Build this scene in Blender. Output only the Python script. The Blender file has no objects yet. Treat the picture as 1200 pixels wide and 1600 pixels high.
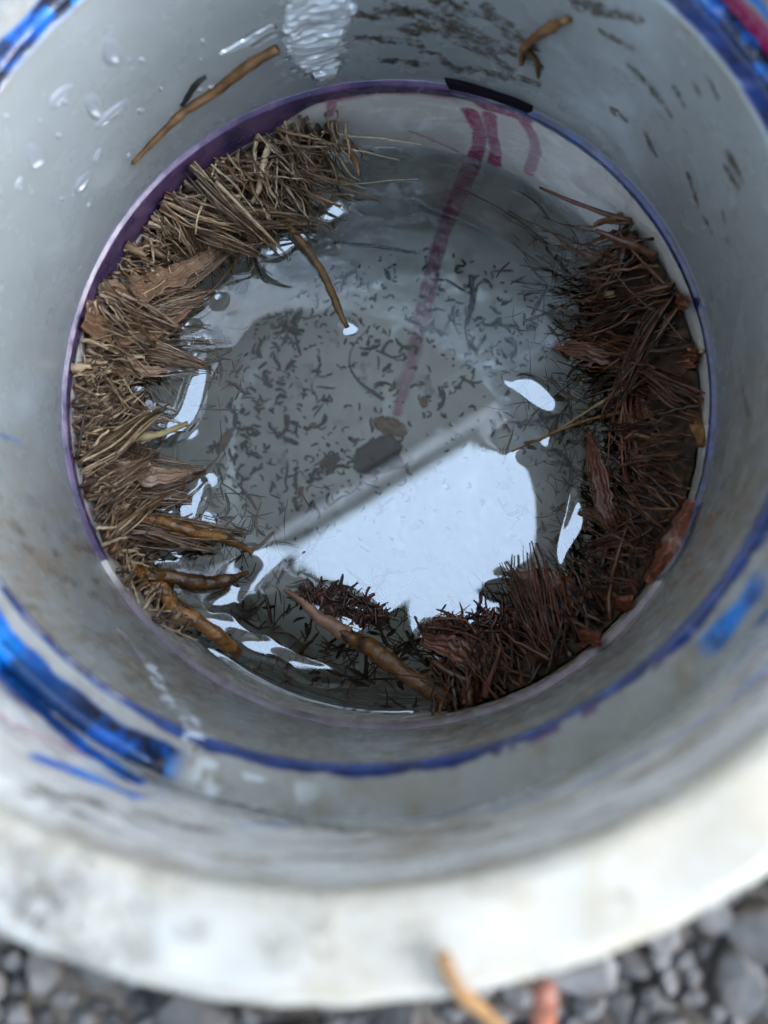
import bpy, bmesh, math, random
import numpy as np
from mathutils import Vector, Matrix

rng = np.random.default_rng(7)
random.seed(7)
S = 0.001                                   # everything below is laid out in millimetres
scene = bpy.context.scene
C = scene.collection

# ------------------------------------------------------------------ camera
FPX = 2000.0                                # focal length in photograph pixels (1200 wide)
CAM = np.array([12.2257, -35.89, 144.2782])
RX, RY = 0.0909, 0.0622
_cx, _sx, _cy, _sy = math.cos(RX), math.sin(RX), math.cos(RY), math.sin(RY)
RM = np.array([[_cy, 0, _sy], [0, 1, 0], [-_sy, 0, _cy]]) @ np.array([[1, 0, 0], [0, _cx, -_sx], [0, _sx, _cx]])
cam_data = bpy.data.cameras.new('camera')
cam = bpy.data.objects.new('camera', cam_data); C.objects.link(cam)
cam.matrix_world = Matrix.Translation(Vector(CAM * S)) @ Matrix(RM.tolist()).to_4x4()
cam_data.sensor_fit = 'HORIZONTAL'; cam_data.sensor_width = 36.0
cam_data.lens = 36.0 * FPX / 1200.0
cam_data.clip_start = 0.005; cam_data.clip_end = 200.0
cam_data.dof.use_dof = True
cam_data.dof.focus_distance = 0.225
cam_data.dof.aperture_fstop = 25.0
scene.camera = cam

# ------------------------------------------------------------------ world and light (cool overcast daylight)
SUN_EL, SUN_AZ = math.radians(36), math.radians(-12)      # azimuth from +X, towards the lower right of the picture
world = bpy.data.worlds.new('World'); scene.world = world; world.use_nodes = True
wn = world.node_tree.nodes; wl = world.node_tree.links
wn.clear()
sky = wn.new('ShaderNodeTexSky'); sky.sky_type = 'NISHITA'; sky.sun_disc = False
sky.sun_elevation = SUN_EL; sky.sun_rotation = math.pi / 2 - SUN_AZ
sky.air_density = 1.0; sky.dust_density = 4.0; sky.ozone_density = 1.0
flat = wn.new('ShaderNodeRGB'); flat.outputs[0].default_value = (7.5, 10.2, 14.0, 1)
wm = wn.new('ShaderNodeMixRGB'); wm.inputs[0].default_value = 0.65
wl.new(sky.outputs[0], wm.inputs[1]); wl.new(flat.outputs[0], wm.inputs[2])
bg = wn.new('ShaderNodeBackground'); bg.inputs[1].default_value = 0.12
wo = wn.new('ShaderNodeOutputWorld')
wl.new(wm.outputs[0], bg.inputs[0]); wl.new(bg.outputs[0], wo.inputs[0])
sun_d = bpy.data.lights.new('sun', 'SUN'); sun_d.energy = 0.5; sun_d.angle = math.radians(45)
sun_d.color = (0.97, 0.98, 1.0)
sun = bpy.data.objects.new('sun', sun_d); C.objects.link(sun)
_sd = Vector((math.cos(SUN_EL) * math.cos(SUN_AZ), math.cos(SUN_EL) * math.sin(SUN_AZ), math.sin(SUN_EL)))
sun.rotation_euler = _sd.to_track_quat('Z', 'Y').to_euler(); sun.location = (1, -1, 2)
scene.view_settings.view_transform = 'Standard'; scene.view_settings.look = 'None'
scene.view_settings.gamma = 1.0; scene.view_settings.use_curve_mapping = False
scene.view_settings.exposure = 2.82
scene.render.engine = 'CYCLES'
scene.cycles.max_bounces = 9; scene.cycles.diffuse_bounces = 4; scene.cycles.glossy_bounces = 3
scene.cycles.transmission_bounces = 5; scene.cycles.transparent_max_bounces = 4
scene.cycles.caustics_reflective = False; scene.cycles.caustics_refractive = True
scene.cycles.sample_clamp_indirect = 8.0
scene.cycles.use_denoising = True

# ------------------------------------------------------------------ where things are: photograph pixel -> point on a real surface
WZ = -76.0                                               # water level on the pipe's axis
WN = np.array([0.105, 0.030, 1.0]); WN = WN / np.linalg.norm(WN)   # the pipe leans a little
FLOOR_Z = -150.0
R1 = 51.0                                                 # bore
RS = 56.85                                                # socket bore
RIM_Z = 40.6
RING_Z = -51.6

def ray(x, y):
    d = RM @ np.array([(x - 600.0) / FPX, -(y - 800.0) / FPX, -1.0])
    return d / np.linalg.norm(d)
def at_z(x, y, z):
    d = ray(x, y); t = (z - CAM[2]) / d[2]
    return CAM + d * t
def at_cyl(x, y, r):
    d = ray(x, y); a = d[0]**2 + d[1]**2; b = CAM[0]*d[0] + CAM[1]*d[1]; c = CAM[0]**2 + CAM[1]**2 - r*r
    t = (-b + math.sqrt(max(b*b - a*c, 0))) / a
    return CAM + d * t
def at_water(x, y):
    d = ray(x, y); t = ((np.array([0, 0, WZ]) - CAM) @ WN) / (d @ WN)
    return CAM + d * t
def at_floor(x, y, z=FLOOR_Z):                            # through the water, bent by Snell
    d = ray(x, y); p = at_water(x, y)
    c = -(d @ WN); e = 1 / 1.33; k = 1 - e*e*(1 - c*c)
    t = e * d + (e*c - math.sqrt(k)) * WN
    return sink(p, t)
def lift(x, y, dl):                                       # a point dl mm in front of the bore wall or the water, along the line of sight
    d = ray(x, y); t1 = np.linalg.norm(at_cyl(x, y, 50.2) - CAM); t2 = np.linalg.norm(at_water(x, y) - CAM)
    return CAM + d*(min(t1, t2) - dl)
def at_pipe(x, y, r=50.2):                                # wall above water, else wall or floor seen through the water
    pc, pw = at_cyl(x, y, r), at_water(x, y)
    if np.linalg.norm(pc - CAM) < np.linalg.norm(pw - CAM): return pc
    d = ray(x, y); c = -(d @ WN); e = 1/1.33; t = e*d + (e*c - math.sqrt(1 - e*e*(1 - c*c)))*WN
    return sink(pw, t, r)
def sink(p, t, r=50.2, rf=12.0):
    for k in range(600):
        q = p + t*(k*.2); rr = math.hypot(q[0], q[1])
        if rr > r or q[2] < FLOOR_Z: return q
        if rr > r - rf and q[2] < FLOOR_Z + rf and math.hypot(rr - r + rf, FLOOR_Z + rf - q[2]) > rf: return q
    return q
def mirror_dir(x, y):
    d = ray(x, y); return d - 2*(d @ WN)*WN
def water_h(x, y):
    return WZ - (WN[0]*x + WN[1]*y) / WN[2]

# ------------------------------------------------------------------ helpers
def tag(o, label=None, cat=None, group=None, kind=None):
    if label: o['label'] = label
    if cat: o['category'] = cat
    if group: o['group'] = group
    if kind: o['kind'] = kind
    return o
def link(name, me, mat=None, parent=None):
    if mat and not me.materials: me.materials.append(mat)
    o = bpy.data.objects.new(name, me); C.objects.link(o)
    if parent: o.parent = parent
    return o
def empty(name, loc=(0, 0, 0)):
    o = bpy.data.objects.new(name, None); C.objects.link(o); o.location = Vector(loc) * S
    o.empty_display_size = 0.01
    return o
def mesh(name, V, Fc, smooth=True):
    me = bpy.data.meshes.new(name)
    me.from_pydata((np.asarray(V, float) * S).tolist(), [], Fc)
    if smooth: me.polygons.foreach_set('use_smooth', np.ones(len(me.polygons), bool))
    me.update(); return me
def fattr(me, name, a):
    at = me.attributes.new(name, 'FLOAT', 'POINT'); at.data.foreach_set('value', np.asarray(a, np.float32))
def smoothstep(a, b, x):
    t = np.clip((x - a) / (b - a), 0, 1); return t*t*(3 - 2*t)
# cheap value noise in 3-D (several octaves), for shaping only
_perm = np.random.default_rng(3).random((32, 32, 32)).astype(np.float32)
def vnoise(P, scale, octaves=3):
    P = np.asarray(P, float) * scale; out = np.zeros(len(P)); amp = 1.0; tot = 0
    for o in range(octaves):
        i = np.floor(P).astype(int); f = P - i; f = f*f*(3 - 2*f)
        def g(a, b, c): return _perm[(i[:, 0]+a) % 32, (i[:, 1]+b) % 32, (i[:, 2]+c) % 32]
        x0 = g(0,0,0)*(1-f[:,0]) + g(1,0,0)*f[:,0]; x1 = g(0,1,0)*(1-f[:,0]) + g(1,1,0)*f[:,0]
        x2 = g(0,0,1)*(1-f[:,0]) + g(1,0,1)*f[:,0]; x3 = g(0,1,1)*(1-f[:,0]) + g(1,1,1)*f[:,0]
        out += amp * ((x0*(1-f[:,1]) + x1*f[:,1])*(1-f[:,2]) + (x2*(1-f[:,1]) + x3*f[:,1])*f[:,2])
        tot += amp; amp *= 0.5; P = P * 2.03 + 7.1
    return out / tot
def densify(P, step):
    P = [np.asarray(p, float) for p in P]; out = [P[0]]
    for a, b in zip(P[:-1], P[1:]):
        n = max(1, int(np.linalg.norm(b - a) / step))
        for i in range(1, n + 1): out.append(a + (b - a) * i / n)
    return np.array(out)
def spline(P, n):                                          # Catmull-Rom through the points
    P = np.asarray(P, float); Q = np.vstack([2*P[0]-P[1], P, 2*P[-1]-P[-2]]); out = []
    m = len(P) - 1
    for k in range(n + 1):
        u = k / n * m; i = min(int(u), m - 1); t = u - i
        a, b, c, d = Q[i], Q[i+1], Q[i+2], Q[i+3]
        out.append(0.5*((2*b) + (c-a)*t + (2*a-5*b+4*c-d)*t*t + (3*b-a-3*c+d)*t**3))
    return np.array(out)
def stroke(V, pts3, w, soft=0.5, wobble=0.35, seed=0.0, ncell=0.6):
    """mask 0..1 of the vertices within w(mm, number or per-point list) of a polyline that lies on the surface"""
    D = densify(pts3, 0.4)
    if np.ndim(w):
        src = np.array([np.asarray(p, float) for p in pts3]); cum = np.concatenate([[0], np.cumsum(np.linalg.norm(np.diff(src, axis=0), axis=1))])
        dc = np.concatenate([[0], np.cumsum(np.linalg.norm(np.diff(D, axis=0), axis=1))])
        wd = np.interp(dc, cum, w)
    else: wd = np.full(len(D), float(w))
    lo = D.min(0) - wd.max()*1.6 - 0.5; hi = D.max(0) + wd.max()*1.6 + 0.5
    idx = np.where(np.all((V >= lo) & (V <= hi), axis=1))[0]
    m = np.zeros(len(V))
    for a in range(0, len(idx), 20000):
        j = idx[a:a+20000]
        d = np.linalg.norm(V[j][:, None] - D[None], axis=2) / wd[None]
        nz = vnoise(V[j] + seed * 13.7, ncell, 3) - 0.5
        m[j] = 1 - smoothstep(1 - soft, 1 + 0.02, d.min(1) + nz * 2 * wobble)
    return m

# ------------------------------------------------------------------ node material helper
class NT:
    def __init__(s, name):
        s.m = bpy.data.materials.new(name); s.m.use_nodes = True; s.t = s.m.node_tree; s.t.nodes.clear()
        s.out = s.t.nodes.new('ShaderNodeOutputMaterial')
    def n(s, k, **kw):
        nd = s.t.nodes.new(k)
        for a, b in kw.items(): setattr(nd, a, b)
        return nd
    def l(s, a, b): s.t.links.new(a, b)
    def attr(s, name): return s.n('ShaderNodeAttribute', attribute_name=name).outputs['Fac']
    def coord(s): return s.n('ShaderNodeTexCoord').outputs['Object']
    def noise(s, scale, detail=4, rough=0.55, vec=None, dist=0.0):
        k = s.n('ShaderNodeTexNoise'); k.inputs['Scale'].default_value = scale; k.inputs['Detail'].default_value = detail
        k.inputs['Roughness'].default_value = rough; k.inputs['Distortion'].default_value = dist
        s.l(vec if vec is not None else s.coord(), k.inputs['Vector']); return k.outputs['Fac']
    def ramp(s, fac, a, b, va=0.0, vb=1.0):
        k = s.n('ShaderNodeMapRange'); k.interpolation_type = 'SMOOTHSTEP'
        for i, v in zip(('From Min', 'From Max', 'To Min', 'To Max'), (a, b, va, vb)): k.inputs[i].default_value = v
        s.l(fac, k.inputs['Value']); return k.outputs[0]
    def math(s, op, a, b=None):
        k = s.n('ShaderNodeMath', operation=op)
        for i, v in enumerate((a, b)):
            if v is None: continue
            if isinstance(v, (int, float)): k.inputs[i].default_value = v
            else: s.l(v, k.inputs[i])
        return k.outputs[0]
    def mix(s, fac, a, b):
        k = s.n('ShaderNodeMixRGB')
        for i, v in enumerate((fac, a, b)):
            if isinstance(v, (int, float)): k.inputs[i].default_value = v
            elif isinstance(v, tuple): k.inputs[i].default_value = (*v, 1)
            else: s.l(v, k.inputs[i])
        return k.outputs[0]
    def bump(s, h, strength, dist):
        k = s.n('ShaderNodeBump'); k.inputs['Strength'].default_value = strength; k.inputs['Distance'].default_value = dist
        s.l(h, k.inputs['Height']); return k.outputs[0]
    def pbr(s, col, rough, normal=None, spec=0.5, **kw):
        p = s.n('ShaderNodeBsdfPrincipled')
        for nm, v in (('Base Color', col), ('Roughness', rough), ('Specular IOR Level', spec)):
            if isinstance(v, (int, float)): p.inputs[nm].default_value = v
            elif isinstance(v, tuple): p.inputs[nm].default_value = (*v, 1)
            else: s.l(v, p.inputs[nm])
        if normal is not None: s.l(normal, p.inputs['Normal'])
        for nm, v in kw.items(): p.inputs[nm.replace('_', ' ')].default_value = v
        s.l(p.outputs[0], s.out.inputs[0]); return p

def pvc_material():
    s = NT('aged_pvc')
    co = s.coord()
    big = s.noise(55, 5); fine = s.noise(900, 3); mid = s.noise(260, 5, 0.65)
    base = s.mix(s.ramp(big, 0.15, 0.85), (0.31, 0.345, 0.36), (0.255, 0.28, 0.28))
    base = s.mix(s.ramp(mid, 0.55, 0.8, 0, 0.15), base, (0.28, 0.27, 0.23))
    base = s.mix(s.attr('clean'), base, s.mix(s.ramp(big, .3, .7), (0.83, 0.80, 0.75), (0.73, 0.70, 0.65)))
    # creamy weathering
    base = s.mix(s.attr('cream'), base, s.mix(s.ramp(mid, .35, .65), (0.33, 0.30, 0.25), (0.30, 0.26, 0.19)))
    dirtn = s.math('MULTIPLY', s.attr('dirt'), s.ramp(s.noise(600, 6, 0.75), 0.40, 0.54))
    base = s.mix(dirtn, base, s.mix(s.ramp(fine, .35, .65), (0.022, 0.017, 0.012), (0.085, 0.06, 0.032)))
    base = s.mix(s.math('MULTIPLY', s.attr('film_shade'), s.ramp(mid, 0.25, 0.75, 0.25, 1.0)), base, (0.20, 0.14, 0.075))
    pk = s.mix(s.ramp(mid, .3, .7), (0.40, 0.015, 0.12), (0.27, 0.012, 0.09))
    base = s.mix(s.math('MULTIPLY', s.attr('pink'), s.ramp(fine, .2, .55, .6, 1.0)), base, pk)
    pu = s.mix(s.ramp(s.noise(180, 4), .35, .65), (0.045, 0.028, 0.08), (0.13, 0.07, 0.15))
    base = s.mix(s.attr('purple'), base, pu)
    bl = s.mix(s.ramp(s.noise(110, 4, 0.55), .36, .62), (0.0, 0.20, 0.66), (0.003, 0.075, 0.36))
    bl = s.mix(s.math('MULTIPLY', s.attr('blot'), s.ramp(s.noise(150, 5, .65), .41, .55)), bl, (0.004, 0.007, 0.02))
    base = s.mix(s.attr('blue'), base, bl)
    base = s.mix(s.attr('navy'), base, s.mix(s.ramp(mid, .35, .65), (0.007, 0.014, 0.06), (0.018, 0.045, 0.19)))
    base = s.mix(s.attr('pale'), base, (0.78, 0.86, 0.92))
    rough = s.ramp(s.noise(120, 4), .3, .7, .14, .34)
    rough = s.math('SUBTRACT', rough, s.math('MULTIPLY', s.attr('wet'), 0.2))
    # horizontal scrapes and small ripples in the wet streaks
    mp = s.n('ShaderNodeMapping'); mp.inputs['Scale'].default_value = (1, 1, 5); s.l(co, mp.inputs[0])
    rip = s.noise(330, 4, .6, mp.outputs[0], 0.6)
    h = s.math('ADD', s.math('MULTIPLY', fine, 0.10), s.math('MULTIPLY', mid, 0.22))
    h = s.math('ADD', h, s.math('MULTIPLY', s.math('MULTIPLY', rip, s.attr('wet')), 8.0))
    h = s.math('ADD', h, s.math('MULTIPLY', dirtn, 0.5))
    s.pbr(base, rough, s.bump(h, 0.7, 0.00035), spec=0.55)
    return s.m

def simple(name, c1, c2, scale=300, rough=0.6, bump=0.4, bdist=0.0003, spec=0.4, detail=5, lo=.35, hi=.65, vary=True, **kw):
    s = NT(name)
    f = s.noise(scale, detail, .6)
    col = s.mix(s.ramp(f, lo, hi), c1, c2)
    if vary:
        oi = s.n('ShaderNodeObjectInfo').outputs['Random']
        hs = s.n('ShaderNodeHueSaturation'); s.l(col, hs.inputs['Color'])
        s.l(s.ramp(oi, 0, 1, 0.55, 1.45), hs.inputs['Value']); col = hs.outputs[0]
    s.pbr(col, rough, s.bump(f, bump, bdist), spec, **kw)
    return s.m

def strand(name, c_dark, c_mid, c_light, rough=0.5):
    """fibrous root: colour varies from strand to strand and along it"""
    s = NT(name)
    a = s.attr('tone')
    col = s.mix(s.ramp(a, 0.0, 0.5), c_dark, c_mid); col = s.mix(s.ramp(a, 0.5, 1.0), col, c_light)
    f = s.noise(700, 4, .65)
    col = s.mix(s.ramp(f, .35, .7, 0, .55), col, c_dark)
    s.pbr(col, rough, s.bump(f, .6, .00025), .5)
    return s.m

M = {}
M['pvc'] = pvc_material()
M['root_l'] = strand('dry_root', (0.035, 0.02, 0.011), (0.23, 0.125, 0.06), (0.60, 0.45, 0.27), .38)
M['root_r'] = strand('wet_root', (0.016, 0.008, 0.005), (0.12, 0.042, 0.018), (0.30, 0.15, 0.07), .25)
M['mat_shade'] = simple('root_mat', (0.018, 0.010, 0.006), (0.075, 0.042, 0.022), 500, .7, 1.0, .0008, vary=False)
M['orange'] = simple('orange_root', (0.27, 0.115, 0.026), (0.075, 0.03, 0.012), 420, .25, 1.0, .0007, .6, lo=.40, hi=.68)
M['bark'] = simple('red_bark', (0.26, 0.085, 0.042), (0.10, 0.035, 0.02), 320, .35, .8, .0005, .5)
M['flake'] = simple('pale_bark_flake', (0.42, 0.24, 0.15), (0.20, 0.095, 0.055), 260, .35, .7, .0004, .5)
M['scum'] = simple('soaked_scum', (0.05, 0.032, 0.022), (0.02, 0.013, 0.01), 500, .6, 1.0, .0006, vary=False)
M['twig'] = simple('brown_twig', (0.26, 0.135, 0.048), (0.12, 0.055, 0.02), 420, .55, .8, .0004, .35)
M['black'] = simple('black_grit', (0.003, 0.003, 0.0035), (0.010, 0.008, 0.007), 500, .6, .6, .0004, .4)
M['fleck'] = simple('dark_fleck', (0.012, 0.011, 0.009), (0.05, 0.04, 0.025), 500, .8, .3, .0002, .2)
M['straw'] = simple('pale_straw', (0.55, 0.44, 0.22), (0.36, 0.25, 0.10), 420, .5, .5, .0003, .35)
M['gravel'] = simple('gravel_stone', (0.085, 0.082, 0.08), (0.028, 0.019, 0.012), 330, .8, .7, .0012, .3)
M['soil'] = simple('gravel_ground', (0.10, 0.09, 0.08), (0.04, 0.034, 0.028), 90, .9, .8, .003, .2, vary=False)
M['straw2'] = simple('tan_stem', (0.20, 0.11, 0.04), (0.12, 0.06, 0.022), 300, .6, .5, .0004, .3)
M['tab'] = simple('dark_primer_patch', (0.006, 0.004, 0.008), (0.012, 0.007, 0.014), 300, .7, .3, .0003, .15, vary=False)

def water_material():
    s = NT('still_water')
    fr = s.n('ShaderNodeFresnel'); fr.inputs['IOR'].default_value = 1.88
    re = s.n('ShaderNodeBsdfRefraction'); re.inputs['IOR'].default_value = 1.33; re.inputs['Roughness'].default_value = 0.0
    re.inputs['Color'].default_value = (0.90, 0.92, 0.88, 1)
    gl = s.n('ShaderNodeBsdfGlossy'); gl.inputs['Roughness'].default_value = 0.0; gl.inputs['Color'].default_value = (1, 1, 1, 1)
    mx = s.n('ShaderNodeMixShader'); s.l(fr.outputs[0], mx.inputs[0]); s.l(re.outputs[0], mx.inputs[1]); s.l(gl.outputs[0], mx.inputs[2])
    s.l(mx.outputs[0], s.out.inputs[0]); return s.m
M['water'] = water_material()
def drop_material():
    s = NT('water_drop')
    p = s.pbr((0.66, 0.72, 0.79), 0.05, None, .6); p.inputs['Transmission Weight'].default_value = 0.62; p.inputs['IOR'].default_value = 1.33  # pale base colour stands in for light gathered by the drop
    return s.m
M['drop'] = drop_material()

# ------------------------------------------------------------------ the pipe
def revolve(name, prof, nth, mat, parent, wob=0.0, masks=None, rough_z=None):
    prof = np.asarray(prof, float); n = len(prof)
    th = np.linspace(0, 2*np.pi, nth, endpoint=False)
    r = prof[:, 0][:, None]; z = prof[:, 1][:, None]
    X = r*np.cos(th)[None]; Y = r*np.sin(th)[None]; Z = z + 0*th[None]
    V = np.stack([X, Y, Z], 2).reshape(-1, 3)
    if wob:
        nz = vnoise(V, 0.35, 3) - .5
        rr = np.linalg.norm(V[:, :2], axis=1, keepdims=True)
        V[:, :2] *= 1 + (nz[:, None] * wob) / np.maximum(rr, 1)
    if rough_z is not None: V[:, 2] += rough_z(V)
    a = np.arange(n-1)[:, None]*nth + np.arange(nth)[None]; b = np.arange(n-1)[:, None]*nth + (np.arange(nth)[None]+1) % nth
    Fc = np.stack([a, b, b+nth, a+nth], 2).reshape(-1, 4)
    me = bpy.data.meshes.new(name)
    me.vertices.add(len(V)); me.vertices.foreach_set('co', (V*S).ravel())
    me.loops.add(len(Fc)*4); me.loops.foreach_set('vertex_index', Fc.ravel().astype(np.int32))
    me.polygons.add(len(Fc)); me.polygons.foreach_set('loop_start', np.arange(0, len(Fc)*4, 4, dtype=np.int32))
    me.polygons.foreach_set('use_smooth', np.ones(len(Fc), bool))
    me.update(calc_edges=True); me.validate()
    mk = masks(V) if masks else {}
    for k in ('pink', 'purple', 'blue', 'blot', 'navy', 'dirt', 'film_shade', 'wet', 'cream', 'pale', 'clean'):
        if k in mk: fattr(me, k, np.clip(mk[k], 0, 1))
        else: fattr(me, k, np.zeros(len(V)))
    return link(name, me, mat, parent)

pipe = empty('drain_pipe', (0, 0, 0))
tag(pipe, 'round white plastic drain pipe with blue glue smears, roots and water inside', 'pipe')

def seg(a, b, n): return [(a[0] + (b[0]-a[0])*i/n, a[1] + (b[1]-a[1])*i/n) for i in range(n)]
def arc(cx, cz, r, a0, a1, n): return [(cx + r*math.cos(math.radians(a0+(a1-a0)*i/n)), cz + r*math.sin(math.radians(a0+(a1-a0)*i/n))) for i in range(n)]
def cylpts(L, r): return [at_cyl(x, y, r) for x, y in L]
def plpts(L, z): return [at_z(x, y, z) for x, y in L]
def mx(d, k, m): d[k] = np.maximum(d.get(k, 0), m)
def ang(V): return np.arctan2(V[:, 1], V[:, 0])

# --- coupling: socket wall, rounded rim and outer wall
def coupling_masks(V):
    d = {}; r = np.linalg.norm(V[:, :2], axis=1)
    n1 = vnoise(V, .12, 3)
    mx(d, 'cream', smoothstep(34, 40, V[:, 2]) * (0.6 + 0.4*n1)); mx(d, 'clean', .5*smoothstep(2, 12, V[:, 2])*(1-smoothstep(36, 40, V[:, 2])))
    inw = (r < 58) & (V[:, 2] < 39)
    # grey grime on the socket wall
    mx(d, 'film_shade', inw * (smoothstep(36, 20, V[:, 2])*0.30*smoothstep(.35, .7, n1)))
    # blue solvent line round the bottom of the socket, left and upper left, right
    band = [(-60, 975), (0, 1042), (100, 1140), (200, 1212)]
    m = stroke(V, cylpts(band, RS), 2.6, .3, .35, 1); mx(d, 'blue', m); mx(d, 'blot', m*.8)
    m = stroke(V, cylpts([(60, 1185), (120, 1205), (215, 1245)], RS), 1.6, .5, .5, 2); mx(d, 'blue', m)
    m = stroke(V, cylpts([(0, 1120), (60, 1150), (150, 1180)], RS), 1.7, .7, .6, 3); mx(d, 'pink', m*.35)
    m = stroke(V, cylpts([(0, 1060), (40, 1100), (100, 1140)], RS), 2.2, .6, .6, 4); mx(d, 'navy', m*.7)
    m = stroke(V, cylpts([(780, 1262), (900, 1225), (1010, 1175), (1110, 1115), (1200, 1040)], RS), 1.7, .9, .5, 5); mx(d, 'blue', m*.5)
    m = stroke(V, cylpts([(1100, 1000), (1150, 985), (1200, 960)], RS), 1.8, .5, .5, 6); mx(d, 'blue', m); mx(d, 'navy', m*.6)
    m = stroke(V, cylpts([(650, 1285), (720, 1270)], RS), 1.5, .8, .5, 7); mx(d, 'navy', m*.7)
    m = stroke(V, cylpts([(380, 1290), (450, 1285)], RS), 1.5, .8, .5, 8); mx(d, 'blue', m*.35)
    for k, L in enumerate([[(50, 1245), (110, 1265), (160, 1290)], [(220, 1270), (330, 1300)], [(60, 1230), (150, 1255)], [(230, 1215), (420, 1268), (600, 1300)], [(640, 1300), (760, 1290)]]):
        mx(d, 'dirt', stroke(V, cylpts(L, RS), 2.0, .8, .8, 9+k)*.8)
    # top left / top right of the socket
    for ph0, ph1, key, zc, w, amt in ((8, 62, 'pink', .8, 2.0, .9), (14, 50, 'blue', 4.6, 1.3, .9), (20, 38, 'dirt', 9., 3., .8)):
        t = np.degrees(ang(V)); z = V[:, 2] + (vnoise(V, .15, 3)-.5)*4
        a = smoothstep(ph0, ph0+9, t)*(1 - smoothstep(ph1-9, ph1, t)) * (1 - smoothstep(w*.55, w, np.abs(z - zc))) * inw
        mx(d, key, a*amt)
        if key == 'blue' and zc < 3: mx(d, 'blot', a*.95)
    t = np.degrees(ang(V))
    mx(d, 'dirt', inw*smoothstep(14, 20, V[:, 2])*smoothstep(20, 30, t)*(1-smoothstep(60, 70, t))*smoothstep(.5, .62, vnoise(V*np.array([1, 1, .35]), .45, 3)))
    # blotches on the rim
    for k, (x, y, w, key, amt) in enumerate([(95, 1385, 3.0, 'dirt', 1), (15, 1400, 4, 'dirt', .8), (40, 1330, 2.5, 'dirt', .5), (270, 1460, 1.8, 'dirt', .55), (490, 1465, 2.6, 'dirt', .45), (420, 1490, 1.6, 'dirt', .45), (1020, 1305, 1.2, 'dirt', .8), (640, 1470, 2.4, 'dirt', .5), (930, 1420, 2.2, 'dirt', .35), (180, 1430, 2.0, 'dirt', .5), (760, 1400, 2.0, 'dirt', .3)]):
        p = at_z(x, y, RIM_Z+1); mx(d, key, stroke(V, [p, p+np.array([1.4, .3, 0])], w, .9, .7, 20+k)*amt)
    top_ = smoothstep(37, 40, V[:, 2])
    mx(d, 'dirt', top_*smoothstep(.50, .66, vnoise(V+31, .13, 4))*.9*smoothstep(-70, -140, np.degrees(ang(V)))); mx(d, 'dirt', top_*smoothstep(.64, .74, vnoise(V+77, .2, 3))*.25)
    mx(d, 'film_shade', inw*smoothstep(.48, .62, vnoise(V*np.array([1, 1, 2.]), .14, 4))*.7)
    return d
prof = seg((RS, -3), (RS, RIM_Z-1.5), 110) + arc(RS+1.6, RIM_Z-1.5, 1.6, 180, 90, 8) + seg((RS+1.6, RIM_Z+.1), (64.0, RIM_Z+.1), 24) + arc(64.0, RIM_Z-1.9, 2.0, 90, 0, 8) + seg((66.0, RIM_Z-1.9), (66.0, -60), 20) + [(66.0, -60)]
revolve('coupling', prof, 900, M['pvc'], pipe, wob=0.5, masks=coupling_masks,
        rough_z=lambda V: (vnoise(V, .1, 2)-.5)*1.0*smoothstep(36, 40, V[:, 2]))

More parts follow.
